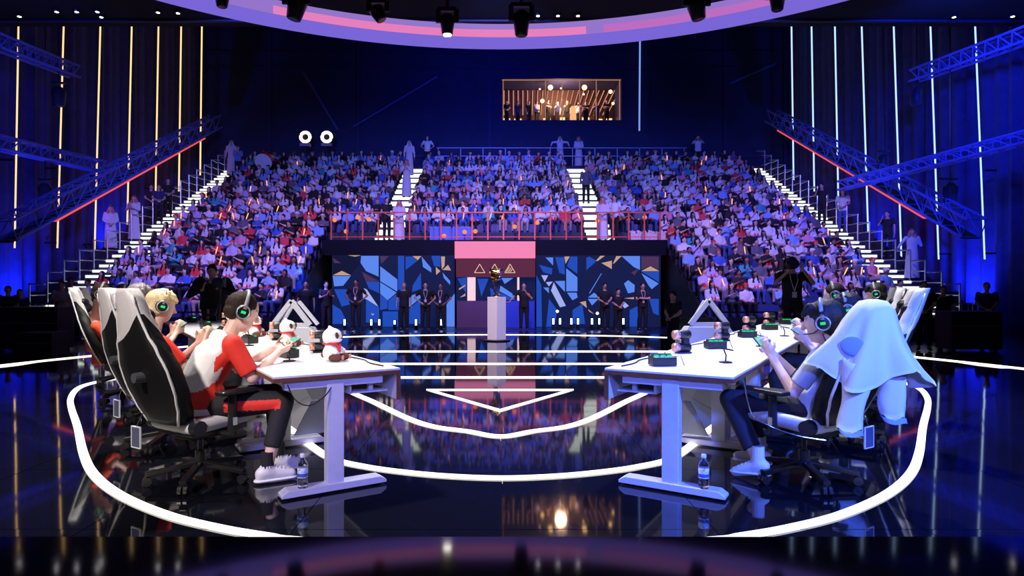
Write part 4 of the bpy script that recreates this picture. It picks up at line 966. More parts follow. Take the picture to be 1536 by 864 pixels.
    if L.get('cap'):
        m = MB(); T = Matrix.Translation(hc+hz*.05) @ R.to_4x4(); m.lathe([(.098, 0), (.1, .02), (.085, .06), (.04, .085), (.01, .09)], seg=18, T=T); m.box((0, .12, .01), (.13, .10, .012), 0, T); m.build('cap', L['cap'], t, True)
    if L.get('headset'):
        hb = MB(); pts = [hc+hx*math.cos(a)*.098*k+hz*(.02+math.sin(a)*.118)*k-hy*.012 for a in [PI*q/14 for q in range(15)]]
        hb.tube(pts, .013, 8); ho = hb.build('headset', M('headset_grey', (.28, .28, .30), .4), t, True)
        for s in (-1, 1):
            c = hc+hx*s*.086*k-hy*.012
            MB().cyl(c-hx*s*.012, c+hx*s*.018, .054, .047, 20).build('ear_cup', BLK, ho, True, bevel=.004)
            MB().tube([c+hx*s*.02+hz*math.cos(q*PI/9)*.043+hy*math.sin(q*PI/9)*.041 for q in range(18)], .006, 6, closed=True).build('cup_ring', M('cup_silver', (.4, .4, .42), .35, metal=.5), ho, True)
            m = MB(); T = Matrix.Translation(c+hx*s*.0215) @ R.to_4x4(); m.box((0, 0, 0), (.005, .030, .018), 0, T); m.build('green_lamp', GREEN, ho)
        s = L.get('mic', -1); c = hc+hx*s*.098*k-hy*.0-hz*.02
        MB().tube(spline([c, c+hy*.05-hz*.035, hc+hy*.10*k+hx*s*.05-hz*.06], 5), .004, 6).build('microphone', BLK, ho, True)
        if L.get('cord'):
            c = hc+hx*s*.09-hz*.06; MB().tube(spline([c, c-hz*.10+hy*.0, (chest+g['sh'+('l' if s < 0 else 'r')])/2+V(0, .12, .0), pel+V(s*.10, .16, .12)], 6), .004, 6).build('headset_cord', BLK, ho, True)
    if L.get('lanyard'):
        fw = L.get('fw', V(0, 1, 0)); m = MB(); c0 = chest+fw*.135-V(0, 0, .05); lm = M('lanyard_white', (.7, .7, .8), .6)
        for s in (-1, 1): m.tube([neck+side*s*.06+fw*.05, chest+side*s*.055+fw*.142+V(0, 0, .05), c0+V(0, 0, -.08)], .007, 6)
        m.build('lanyard', lm, t); MB().box(tuple(c0+V(0, .004, -.14)), (.075, .008, .10)).build('badge', lm, t)
    return t
def J0(**k): return k

# ---------------- player 1, left: red and white jersey, leaning to the desk
Jp1 = dict(pel=(0, -.02, .54), bend=(0, -.035, 0), chest=(0, .055, .80), neck=(0, .15, .965), head=(.0, .235, 1.095), hd=(0.12, 1, -.38), shl=(-.17, .13, .91), shr=(.18, .12, .90),
           ell=(-.19, .27, .69), elr=(.24, .23, .675), wrl=(-.06, .47, .83), wrr=(.075, .46, .82), fdl=(.3, 1, .25), fdr=(-.3, 1, .25), pnl=(.7, 0, .8), pnr=(-.7, 0, .8),
           hpl=(-.09, .02, .50), hpr=(.10, .02, .50), knl=(-.02, .46, .52), knr=(.27, .42, .51), anl=(.10, .45, .10), anr=(.31, .30, .10), ftl=(.25, 1, 0), ftr=(.15, 1, 0), hemo=(0, 0, 0))
def wpan(c, n): # white back panel of the jersey, with a slanted lower edge
    return (c.y < .10+.35*(c.z-.80) - abs(c.x)*.1 and c.z > .60+.5*max(0, c.y+.1) and abs(c.x) < .17) 
Lp1 = dict(vox=.007, skin=SKP, hairm=HBR, hair='short', top=RED, panels=[(wpan, WJ), (lambda c, n: c.z < .50 and c.y < .05 and abs(c.x) > .1 and c.z > .46, WJ)], sleeve=.86, hs=1.10, bottom=BKJ,
           stripe=[(RED, lambda c, n: c.x > .10 and n.x > .45 and c.y > .06 and c.y < .38 and .47 < c.z < .535)], leg=.70, shoe=SHW, sole=M('sole_white', (.8, .8, .8), .5), sock=BKJ, headset=True, mic=-1, thumbl=-1, thumbr=-1, curl=.75, fat=1.03)
figure('player', 'seated player in red and white jersey leaning over the front left table', (-1.90, 4.20, 0), rzf(.78, .62), Jp1, Lp1)
# ---------------- player 1, right: pale blue T-shirt, leaning back holding a phone
Jp2 = dict(pel=(0, -.03, .51), bend=(0, -.03, 0), chest=(0, -.10, .73), neck=(0, -.125, .895), head=(0, -.07, 1.035), hd=(-.12, 1, -.14), shl=(-.18, -.09, .83), shr=(.18, -.09, .83),
           ell=(-.24, .05, .60), elr=(.20, .10, .62), wrl=(-.07, .22, .80), wrr=(.05, .25, .82), fdl=(.25, .55, .8), fdr=(-.3, .5, .8), pnl=(.8, -.3, .2), pnr=(-.8, -.3, .2),
           hpl=(-.09, .02, .47), hpr=(.09, .02, .47), knl=(-.12, .48, .50), knr=(.14, .46, .50), anl=(-.22, .27, .13), anr=(.10, .34, .12), ftl=(.05, 1, -.25), ftr=(0, 1, 0))
Lp2 = dict(vox=.007, hs=1.12, skin=SKP, hairm=HB, hair='bob', top=BLUJ, sleeve=.80, bottom=M('navy_trousers', (.012, .014, .03), .8), leg=.80, shoe=SHW, sole=M('sole_white'), sock=WCL, headset=True, mic=-1, cord=True, thumbl=-1, thumbr=-1, curl=.8, hem=.10)
figure('player', 'seated player in pale blue T-shirt holding a phone at the front right table', (2.07, 4.20, 0), rzf(-.80, .60), Jp2, Lp2)
def phone(loc, rz, label, tilt=.7):
    t = thing('smartphone', label, 'phone', loc); t.rotation_euler = (tilt, 0, rz)
    MB().box((0, 0, 0), (.155, .074, .009)).build('phone_body', BLK, t, bevel=.003); MB().box((0, 0, .0052), (.148, .068, .001)).build('phone_screen', E('phone_screen', (.15, .62, .45), 1.0), t)
def loc2w(base, rz, p): return Vector(base)+Matrix.Rotation(rz, 3, 'Z') @ Vector(p)
r_ = rzf(.78, .62); phone(loc2w((-1.90, 4.20, 0), r_, (.0, .585, .885)), r_, 'phone held by the red jersey player at the front left table', .5)
r_ = rzf(-.80, .60); phone(loc2w((2.07, 4.20, 0), r_, (0, .315, .895)), r_, 'phone held by the player in pale blue at the front right table', .9)
# ---------------- other players
def other(label, base, f, lean, L, dz=0):
    J = dict(Jp1) if lean else dict(Jp2)
    J['knl'] = (-.13, .45, .51); J['knr'] = (.13, .45, .51); J['anl'] = (-.14, .38, .10); J['anr'] = (.14, .38, .10); J['ftl'] = (0, 1, 0); J['ftr'] = (0, 1, 0)
    if not lean: J['hd'] = (0, 1, -.25); J['head'] = (0, -.06, 1.06+dz)
    L = dict(dict(vox=.012, headset=True, thumbl=-1, thumbr=-1, curl=.8), **L)
    figure('player', label, (base[0], base[1], 0), rzf(*f), J, L)
    r_ = rzf(*f); q = (0, .585, .885) if lean else (0, .315, .895)
    phone(loc2w((base[0], base[1], 0), r_, q), r_, 'phone held by the %s' % label.replace('seated ', ''), .6)
other('seated player with bushy blond hair at the second left table', (-2.60, 5.13), (.80, .60), False, dict(hair='mop', hairm=HBL, top=RED, skin=SKP), .05)
other('seated player with grey-black hair at the third left table', (-3.34, 6.15), (.85, .53), False, dict(hair='mop', hairm=HG, top=RED, skin=SKP), .10)
other('seated player in orange-red jersey in the fourth left chair', (-4.30, 7.12), (.92, .4), False, dict(hair='short', hairm=HBR, top=ORG, skin=SKP), .12)
other('seated player mostly hidden in the fifth left chair', (-4.8, 8.4), (.85, .53), False, dict(hair='short', hairm=HB, top=RED, skin=SKP), .12)
other('seated player with tousled black hair at the second right table', (2.80, 5.22), (-.88, .47), False, dict(hair='mop', hairm=HB, top=BLUJ, skin=SKP), .02)
other('seated player with short brown hair at the third right table', (3.38, 6.5), (-.88, .47), False, dict(hair='short', hairm=HBR, top=BLUJ, skin=SKP), .12)
other('seated player with neat black hair in the fourth right chair', (4.42, 7.55), (-.85, .53), False, dict(hair='bob', hairm=HB, top=BLUJ, skin=SKP), .12)
other('seated player mostly hidden in the fifth right chair', (4.95, 8.7), (-.85, .53), True, dict(hair='short', hairm=HB, top=BLUJ, skin=SKP))

# ---------------- white jacket draped over the front right chair
JK = M('jacket_white', (.74, .75, .82), .7, bump=.15, nscale=14); JL = M('jacket_lining', (.25, .34, .80), .75)
jt = thing('draped_jacket', 'white jacket hung over the back of the front right gaming chair', 'jacket', (2.24, 3.845, 0), -.25)
def drape(name, prof, seg=64, folds=((7, .035), (13, .018)), mat=JK, th=.006, arc=(0, 2*PI), par=jt):
    m = MB(); full = abs(arc[1]-arc[0]-2*PI) < 1e-3; n = seg+(0 if full else 1); R_ = len(prof)
    for layer in (0, 1):
        for i, (cx, cy, cz, rx, ry, am) in enumerate(prof):
            for k in range(n):
                a = arc[0]+(arc[1]-arc[0])*k/seg; w_ = 1+am*sum(q*math.sin(nf*a+i*.25+nf) for nf, q in folds)*3; r0 = (rx-th*layer)*w_; r1 = (ry-th*layer)*w_
                m.v.append((cx+math.cos(a)*r0, cy+math.sin(a)*r1, cz-am*.05*math.sin(3*a+1)))
    for layer in (0, 1):
        o_ = layer*R_*n
        for i in range(R_-1):
            for k in range(seg):
                j = (k+1) % n; q = (o_+i*n+k, o_+i*n+j, o_+(i+1)*n+j, o_+(i+1)*n+k); m.f.append(q if layer else q[::-1]); m.m.append(0)
    for i in (0, R_-1):
        for k in range(seg): j = (k+1) % n; m.f.append((i*n+k, i*n+j, R_*n+i*n+j, R_*n+i*n+k)); m.m.append(0)
    return m.build(name, mat, par, True)
drape('jacket_body', [(.03, .0, 1.195, .02, .02, 0), (.03, .0, 1.183, .075, .07, .05), (.03, .0, 1.135, .115, .11, .15), (.015, 0, 1.06, .15, .145, .3), (.005, 0, .98, .18, .17, .5), (-.01, .0, .90, .22, .195, .8), (-.015, .0, .82, .265, .215, 1.1), (-.01, .0, .76, .30, .225, 1.3), (-.01, .0, .735, .305, .228, 1.4)])
for s, nm, x0, z0, z1, dx, yy in ((-1, 'sleeve', -.10, .84, .44, -.03, -.15), (1, 'sleeve', .07, .84, .52, .03, -.13)):
    pr = []
    for i in range(10):
        fq = i/9; pr.append((x0+dx*fq+.012*math.sin(5*fq), yy*(1+.2*fq), z0+(z1-z0)*fq, .078-.016*fq+.007*math.sin(9*fq+s), .055-.006*fq, .28))
    drape(nm, pr, 28, ((3, .08), (5, .05)))
    drape('cuff', [(x0+dx+.012*math.sin(5), yy*1.2, z1, .064, .048, .1), (x0+dx, yy*1.2, z1-.03, .058, .044, .1)], 24, ((3, .05),), JL)
m = MB(); m.ell((0, 0, 0), (.066, .008, .056), 16, 10, 0, Matrix.Translation(V(-.12, -.154, .925)) @ Matrix.Rotation(-.45, 4, 'Z') @ Matrix.Rotation(.4, 4, 'Y') @ Matrix.Rotation(-.25, 4, 'X')); m.build('arm_opening', JL, jt, True)

# ================================================================== STANDING PEOPLE
def stand_pose(h=1.75, arms='down', a=0.0, head=(0, 1, 0)):
    k = h/1.75; J = dict(pel=(0, 0, .95), chest=(0, .0, 1.27), neck=(0, 0, 1.46), head=(0, .015, 1.61), hd=head, shl=(-.18, 0, 1.42), shr=(.18, 0, 1.42), hpl=(-.09, 0, .90), hpr=(.09, 0, .90), knl=(-.10, .02, .50), knr=(.10, .02, .50), anl=(-.11, -.01, .10), anr=(.11, -.01, .10), ftl=(-.2, 1, 0), ftr=(.2, 1, 0), bend=(0, .0, 0), pnl=(1, 0, 0), pnr=(-1, 0, 0))
    A = {'down': dict(ell=(-.24, -.02, 1.14), elr=(.24, -.02, 1.14), wrl=(-.25, .05, .89), wrr=(.25, .05, .89)),
         'crossed': dict(ell=(-.24, .06, 1.16), elr=(.24, .06, 1.16), wrl=(.02, .20, 1.20), wrr=(-.02, .23, 1.17), fdl=(1, .1, .1), fdr=(-1, .1, .1)),
         'hips': dict(ell=(-.36, -.06, 1.18), elr=(.36, -.06, 1.18), wrl=(-.19, .05, 1.02), wrr=(.19, .05, 1.02)),
         'clap': dict(ell=(-.24, .08, 1.17), elr=(.24, .08, 1.17), wrl=(-.05, .27, 1.27), wrr=(.05, .27, 1.27), fdl=(.2, .4, .9), fdr=(-.2, .4, .9)),
         'phone': dict(ell=(-.24, .02, 1.15), elr=(.26, .10, 1.22), wrl=(-.25, .05, .89), wrr=(.08, .22, 1.45), fdr=(-.2, .3, .9)),
         'camera': dict(ell=(-.30, .12, 1.28), elr=(.30, .12, 1.28), wrl=(-.10, .24, 1.50), wrr=(.10, .22, 1.50), fdl=(.2, .6, .8), fdr=(-.2, .6, .8)),
         'front': dict(ell=(-.24, .02, 1.15), elr=(.24, .02, 1.15), wrl=(-.07, .20, 1.02), wrr=(.07, .20, 1.02)),
         'lean': dict(ell=(-.27, .0, 1.16), elr=(.38, .08, 1.20), wrl=(-.05, .15, 1.42), wrr=(.50, .16, 1.04), fdl=(.5, .1, .7), fdr=(1, .2, -.2)),
         'akimbo_up': dict(ell=(-.42, 0, 1.40), elr=(.42, 0, 1.40), wrl=(-.50, .05, 1.18), wrr=(.50, .05, 1.18))}[arms]
    J.update(A); return {q: tuple(Vector(v)*k) if q[:2] not in ('hd', 'fd', 'pn', 'ft') else v for q, v in J.items()}
def person(label, px, pyf, Z, face, h=1.75, arms='down', z=None, group=None, head=(0, 1, 0), **L):
    p = P(px, pyf, Z)
    if z is not None: p.z = z
    else:
        kk = math.floor((p.y-25.5)/.8); p.z = 3.1+.4*kk; p.y = 25.5+.8*kk+.22; p.x = (px-VX)*p.y/F
        if abs(p.x) < 14.6 and (abs(abs(p.x)-4.3) < .7 or abs(abs(p.x)-13.8) < .75): p.y -= .0
    L.setdefault('vox', .026)
    return figure('person', label, (p.x, p.y, p.z), rzf(*face), stand_pose(h, arms, head=head), L, group)
GY = M('grey_cloth', (.12, .12, .16), .8); NVJ = M('navy_cloth', (.02, .03, .12), .8); PKS = M('pale_shirt', (.6, .55, .62), .8)
cam_f = (0, -1)
# staff in black before the screens
ST = dict(top=BKJ, bottom=BKJ)
person('staff member in black clapping, leftmost before the left screen', 489, 497, 22.2, (.5, -.8), 1.78, 'clap', -.3, skin=SK, hair='short', **ST)
person('tall staff member in black with pale lanyard, hands open', 534, 497, 22.4, cam_f, 1.86, 'hips', -.3, skin=SKD, lanyard=True, **ST)
person('bald-looking staff member in black standing straight, arms down', 606, 497, 22.4, cam_f, 1.74, 'down', -.3, skin=SK, hairm=HG, **ST)
person('staff member in black with lanyard, hand on hip, left of a pair', 638, 497, 22.2, (.15, -1), 1.76, 'hips', -.3, skin=SK, lanyard=True, **ST)
person('staff member in black with lanyard, right of the pair by the booth', 661, 497, 22.3, (-.1, -1), 1.72, 'hips', -.3, skin=SKD, lanyard=True, **ST)
person('person in black beside the pedestal reaching one arm to it', 786, 497, 21.8, (-.1, -1), 1.74, 'lean', -.3, skin=SK, **ST)
person('staff member in black looking down, left of a pair before the right screen', 907, 497, 22.3, (.1, -1), 1.74, 'front', -.3, skin=SK, head=(0, 1, -.4), **ST)
person('short dark dressed person half hidden between two staff, right screen', 927, 497, 22.7, (.2, -1), 1.5, 'front', -.3, skin=SK, **ST)
person('bearded staff member with folded arms before the right screen', 964, 497, 22.3, cam_f, 1.72, 'crossed', -.3, skin=SK, lanyard=True, **ST)
# camera operator with a long lens, right
person('camera operator in black aiming a large camera, right of the tables', 1188, 520, 11.2, (-.15, -1), 1.82, 'camera', 0, vox=.018, skin=SK, lanyard=True, **ST)
def video_camera(p, rz, label, sc=1.0):
    t = thing('video_camera', label, 'camera', p, rz)
    MB().box((0, 0, 0), (.15*sc, .22*sc, .14*sc)).build('camera_body', BLK, t, bevel=.01); MB().cyl((0, .10*sc, 0), (0, .34*sc, 0), .065*sc, .075*sc, 18).build('lens', BLKM, t, True)
    MB().cyl((0, .341*sc, 0), (0, .345*sc, 0), .062*sc, .062*sc, 18).build('lens_glass', M('lens_glass', (.03, .03, .08), .05), t)
    m = MB(); m.bar((0, -.08*sc, .12*sc), (0, .12*sc, .12*sc), .025*sc, .02*sc); m.bar((0, -.07*sc, .06*sc), (0, -.07*sc, .12*sc), .02*sc, .02*sc); m.build('handle', BLK, t)
q = P(1180, 397, 10.86); video_camera(q, rzf(-.15, -1), 'large black camera aimed by the operator right of the tables', 1.15)
# camera operator, left, bent over the camera
Jc = stand_pose(1.8, 'camera', head=(0, 1, -.35)); Jc['chest'] = (0, .16, 1.22); Jc['neck'] = (0, .26, 1.38); Jc['head'] = (0, .34, 1.52); Jc['shl'] = (-.2, .22, 1.35); Jc['shr'] = (.2, .22, 1.35); Jc['ell'] = (-.36, .30, 1.12); Jc['elr'] = (.36, .30, 1.12); Jc['wrl'] = (-.12, .48, 1.22); Jc['wrr'] = (.12, .48, 1.22)
p = P(322, 520, 11.0); figure('person', 'broad camera operator in black bent over a camera behind the left team', (p.x, p.y, 0), rzf(.3, -1), Jc, dict(vox=.018, skin=SK, top=BKJ, bottom=BKJ, hair='short', hairm=HBR, fat=1.4, sleeve=1.9))
q = P(330, 424, 10.45); video_camera(q, rzf(.3, -1), 'black camera under the bent operator behind the left team', 1.1)
t = thing('tripod', 'black tripod under the left camera', 'tripod', (q.x, q.y, 0))
for k in range(3): a = 2*PI*k/3; MB().cyl((0, 0, q.z*.8), (math.cos(a)*.4, math.sin(a)*.4, 0), .016, .014, 8).build('leg', BLK, t)
MB().cyl((0, 0, q.z*.78), (0, 0, q.z-.08), .03, .03, 8).build('centre_column', BLK, t)
# people in robes
RB = dict(robe=True, top=THB, hair='scarf', sleeve=1.9, vox=.024)
person('person in white robe and white headscarf by the left stairs', 166, 390, 24.8, (.5, -.8), 1.74, 'front', None, skin=SK, scarfm=RSC, **RB)
person('taller person in white robe and red headscarf climbing by the left stairs', 201, 375, 25.6, (0, -1), 1.86, 'clap', None, skin=SK, **RB)
person('person in white robe and red headscarf on the left inner aisle', 610, 283, 30.8, cam_f, 1.86, 'clap', None, skin=SK, **RB)
person('person in pale robe and white headscarf at the top of the left inner aisle', 614, 262, 33.5, (.3, -1), 1.9, 'down', None, skin=SK, **dict(RB, scarfm=WSC))
person('robed person behind the red railing at the foot of the left inner aisle', 599, 358, 25.9, cam_f, 1.7, 'front', 3.1, skin=SK, **RB)
person('robed person with red headscarf at the foot of the right inner aisle', 904, 357, 25.7, (-.3, -1), 1.80, 'front', 3.1, skin=SK, **RB)
person('person in pale robe standing at the very top left of the stand', 347, 262, 33.6, (.2, -1), 1.9, 'down', None, skin=SK, **dict(RB, scarfm=WSC))
person('robed person raising both elbows on the top walkway', 840, 254, 35.8, cam_f, 1.8, 'akimbo_up', 7.9, skin=SK, **dict(RB, scarfm=WSC))
person('robed person with red headscarf on the top walkway above the right aisle', 868, 254, 35.6, cam_f, 1.74, 'front', 7.9, skin=SK, **RB)
person('person in white robe holding an orange light by the right stairs', 1368, 418, 22.6, (-.2, -1), 1.84, 'lean', None, skin=SK, **RB)
# other standing people
person('person in white T-shirt with backpack straps behind the red railing', 922, 358, 25.6, (-.6, -.8), 1.86, 'front', 3.1, skin=SK, top=WCL, bottom=BKJ)
person('person in dark clothes behind the red railing left of the robed one', 580, 358, 25.8, (.6, -.8), 1.8, 'front', 3.1, skin=SK, top=BKJ, bottom=BKJ)
person('person in dark suit standing on the right inner aisle', 879, 300, 30.2, cam_f, 1.8, 'down', None, skin=SK, top=GY, bottom=BKJ, sleeve=1.9)
person('person in white shirt on the top walkway left of centre', 641, 254, 35.6, cam_f, 1.78, 'hips', 7.9, skin=SK, top=WCL, bottom=BKJ)
person('person in pale patterned shirt on the top walkway at the right', 1047, 254, 35.6, (-.3, -1), 1.8, 'camera', 7.9, skin=SK, top=BLUJ, bottom=BKJ)
person('person in blue top on the top walkway beside the drum', 357, 262, 34.2, (.3, -1), 1.6, 'clap', None, skin=SK, top=M('blue_top', (.1, .25, .7), .8), bottom=BKJ)
person('person in white vest and jeans standing by the right outer stairs', 1264, 362, 26.6, (-.6, -.8), 1.84, 'front', None, skin=SK, top=WCL, bottom=M('denim', (.05, .10, .30), .8))
person('dark dressed person with an orange light by the right railing', 1233, 345, 27.6, (-.8, -.6), 1.8, 'phone', None, skin=SK, top=BKJ, bottom=BKJ)
person('dark dressed person behind the right outer stairs holding a light', 1331, 396, 24.4, (-.8, -.6), 1.85, 'phone', None, skin=SK, top=BKJ, bottom=BKJ)
for i, (px, py) in enumerate([(227, 337), (238, 335), (252, 333)]):
    person('dark dressed onlooker by the left railing, %s from the left of the three' % ORD[i], px, py, 27.4+.3*i, (.5, -.8), 1.75, 'front', None, skin=SK, top=BKJ if i != 1 else NVJ, bottom=BKJ, group='dark dressed onlookers by the left railing')
person('guard in white shirt standing in shadow left of the tables, left of the pair', 93, 470, 17.5, (.3, -1), 1.75, 'crossed', -.3, skin=SK, top=PKS, bottom=BKJ)
person('guard in white shirt standing in shadow left of the tables, right of the pair', 106, 470, 18.1, (.5, -1), 1.85, 'hips', -.3, skin=SK, top=PKS, bottom=BKJ)
person('person in dark hoodie standing at the far right edge in shadow', 1480, 500, 16.8, (-.5, -1), 1.7, 'front', -.3, skin=SK, top=NVJ, bottom=BKJ)
person('dark dressed person right of the right team, beside the chairs', 1386, 500, 15.6, (-.6, -1), 1.72, 'front', -.3, skin=SK, top=BKJ, bottom=BKJ)
person('dark dressed person before the right stairs with a small light', 1415, 500, 16.6, (-.6, -1), 1.6, 'phone', -.3, skin=SK, top=BKJ, bottom=BKJ)
person('dark dressed person in the shadow at the far left edge', 12, 500, 17.0, (.6, -1), 1.6, 'front', -.3, skin=SK, top=BKJ, bottom=BKJ)
person('dark dressed person seated low in the left shadow', 30, 500, 17.6, (.6, -1), 1.5, 'front', -.3, skin=SK, top=NVJ, bottom=BKJ)
person('dark dressed camera assistant right of the right screen', 1010, 520, 15.2, (-.7, -.7), 1.45, 'front', -.3, skin=SK, top=BKJ, bottom=BKJ)
person('person in black standing left of the left screen', 459, 500, 20.0, (.2, -1), 1.78, 'down', -.3, skin=SK, top=BKJ, bottom=BKJ)

# little people in the lit viewing box
VB0 = P(753, 180, 37.6)
rr = random.Random(3)
for i in range(11):
    x = VB0.x+.35+i*.60+rr.uniform(-.08, .08); y = 38.7+rr.uniform(-.2, .2)
    figure('person', 'silhouetted guest in the lit viewing box, %s from the left' % ORD[i], (x, y, VB0.z+.04), rzf(rr.uniform(-.6, .6), -1), stand_pose(rr.uniform(1.25, 1.55), rr.choice(['front', 'down', 'crossed', 'phone'])), dict(vox=.045, skin=SK, top=[BKJ, NVJ, BKJ, PKS][i % 4], bottom=BKJ), 'guests in the lit viewing box')

# ================================================================== SEATED CROWD
def seated(seed, hair, arms, scarf=False, cap=False):
    r = random.Random(seed); f = Fig(); lx = r.uniform(-.02, .02)
    # 0 skin 1 hair 2 top 3 bottom 4 accent
    f.torso([((0, 0, .36), .17, .13), ((0, -.01, .5), .16, .12), ((0, 0, .68), .19, .13), ((0, 0, .83), .18, .09), ((0, 0, .90), .07, .06)], (1, 0, 0), 2)
    hc = V(lx, .03, 1.05); f.cap((0, 0, .88), hc-V(0, 0, .05), .05, .05, 0); f.ell(hc, (.078, .092, .11), None, 0)
    f.ell(hc+V(0, -.022, .035), (.092, .10, .095), None, 1 if not cap else 4)
    if cap: f.cap(hc+V(-.03, .09, .06), hc+V(.03, .12, .05), .03, .03, 4)
    if hair == 'long':
        for s in (-1, 1): f.cap(hc+V(s*.07, 0, .0), hc+V(s*.10, .05, -.30), .04, .035, 1)
        f.cap(hc+V(0, -.06, 0), hc+V(0, -.08, -.3), .07, .06, 1)
    if hair == 'bob':
        for s in (-1, 1): f.cap(hc+V(s*.075, -.01, .02), hc+V(s*.085, .0, -.10), .04, .035, 1)
    sh = [V(-.19, 0, .82), V(.19, 0, .82)]
    for i, s in enumerate((-1, 1)):
        if arms == 'lap': e, w = V(s*.24, .06, .60), V(s*.08, .28, .52)
        elif arms == 'clap': e, w = V(s*.25, .10, .62), V(s*.04, .28, .76)
        elif arms == 'phone': e, w = (V(s*.24, .14, .66), V(s*.06, .26, .92)) if s > 0 else (V(s*.24, .06, .60), V(s*.08, .28, .52))
        else: e, w = V(s*.24, .12, .66), V(-s*.04, .24, .66)
        f.cap(sh[i], e, .062, .052, 2); f.cap(e, e+(w-e)*.45, .05, .042, 2 if seed % 3 else 0); f.cap(e+(w-e)*.5, w, .036, .032, 0); f.cap(w, w+V(-s*.02, .05, .02), .036, .03, 0)
        f.cap((s*.09, 0, .42), (s*.12, .42, .46), .085, .07, 3); f.cap((s*.12, .42, .46), (s*.12, .38, .08), .065, .05, 3); f.cap((s*.12, .36, .05), (s*.13, .48, .04), .04, .04, 1)
    if scarf:
        for s in (-1, 1): f.cap((s*.07, .04, .86), (s*.06, .13, .52), .035, .035, 4)
        f.cap((-.07, .0, .90), (.07, .0, .90), .05, .05, 4)
    return f.mesh('spectator', [SK, HB, WCL, BKJ, RED], .038, 2)
PROT = [('short black hair', 'clapping', seated(1, 'short', 'clap')), ('short black hair', 'hands in lap', seated(2, 'short', 'lap')), ('long black hair', 'hands in lap', seated(3, 'long', 'lap')), ('long black hair', 'clapping', seated(4, 'long', 'clap')),
        ('chin-length hair', 'arms folded', seated(5, 'bob', 'fold')), ('a cap', 'hands in lap', seated(6, 'short', 'lap', cap=True)), ('long black hair', 'holding up a phone', seated(7, 'long', 'phone')), ('long hair and red scarf', 'hands in lap', seated(8, 'long', 'lap', scarf=True)),
        ('short hair and red scarf', 'clapping', seated(9, 'short', 'clap', scarf=True)), ('a cap', 'arms folded', seated(10, 'short', 'fold', cap=True)), ('short black hair', 'holding up a phone', seated(11, 'short', 'phone'))]
TOPS = [('white', WCL, 9), ('pale lilac', M('lilac_cloth', (.50, .45, .72), .8), 4), ('sky blue', M('sky_cloth', (.22, .40, .80), .8), 3), ('blue', M('blue_cloth3', (.05, .12, .50), .8), 2), ('black', BKJ, 4), ('grey', GY, 2), ('red', M('red_cloth', (.70, .05, .07), .8), 1), ('pink', M('pink_cloth', (.70, .30, .42), .8), 1), ('teal', M('teal_cloth', (.05, .35, .45), .8), 1)]
TL = [t for t in TOPS for _ in range(t[2])]
BOTS = [BKJ, M('denim'), NVJ, M('beige_cloth', (.4, .33, .3), .8)]; SKS = [SK, SKP, SKP, SKD]; HRS = [HB, HB, HB, HBR]
CAPS = [WCL, RED, BKJ]
rc = random.Random(11); spec = []
for k in range(-7, 12):
    blocks = [('left', -13.0, -5.1), ('middle', -3.5, 3.5), ('right', 5.1, 13.0)] if k >= 1 else [('left', -13.0, -6.95), ('right', 6.95, 13.0)]
    for nm, x0, x1 in blocks:
        n = int((x1-x0)/.505)
        for i in range(n+1):
            if rc.random() < (.05 if k > -2 else .08): continue
            x = x0+(x1-x0)*i/n
            spec.append((k, nm, i, x+rc.uniform(-.06, .06), rowy(k)+.55+rc.uniform(-.04, .04), rowz(k), n))
near = [s for s in spec if s[0] <= 3]; far = [s for s in spec if s[0] > 3]
while len(near) > 296: far.append(near.pop())
STK = E('light_stick_glow', (1.0, .30, .10), 2.2); stick_me = MB().cyl((0, 0, 0), (0, 0, .24), .018, .018, 8).mesh('tube', STK); grip_me = MB().cyl((0, 0, -.08), (0, 0, 0), .02, .02, 8).mesh('grip', WCL)
sticks = []
for (k, nm, i, x, y, z, n) in near:
    q = rc.choice(PROT[:9] if k < 0 else PROT) if not (nm == 'left' and rc.random() < .2) else PROT[rc.choice([7, 8, 3, 2])]
    tp = rc.choice(TL) if nm != 'left' or k > 0 or rc.random() > .12 else TOPS[6]
    o = put('spectator', q[2], None, (x, y, z-.0)); sc = rc.uniform(.93, 1.06); o.scale = (sc, sc, sc); o.rotation_euler = (0, 0, PI+(x/40)+rc.uniform(-.2, .2))
    for sl, m_ in zip(o.material_slots, [rc.choice(SKS), rc.choice(HRS), tp[1], rc.choice(BOTS), rc.choice(CAPS) if 'cap' in q[0] else RED]): sl.link = 'OBJECT'; sl.material = m_
    cap_ = 'wearing a cap' if q[0] == 'a cap' else q[0]
    tag(o, '%s-clad spectator %s, %s row of %s block, %s seat' % (tp[0], 'in a cap' if 'cap' in q[0] else 'with '+q[0], ORD[k+7], nm, ORD[i]), 'person', 'seated spectators')
    if rc.random() < .20 and len(sticks) < 60: sticks.append((x, y, z, k, nm, i))
for (x, y, z, k, nm, i) in sticks:
    t = thing('light_stick', 'glowing orange light stick in the %s row of the %s block, %s seat' % (ORD[k+7], nm, ORD[i]), 'light stick', (x+.05, y-.30, z+.60), 0, 'orange light sticks in the crowd'); t.rotation_euler = (rc.uniform(-.3, .3), rc.uniform(-.4, .4), 0)
    put('glowing_tube', stick_me, t); put('grip', grip_me, t)
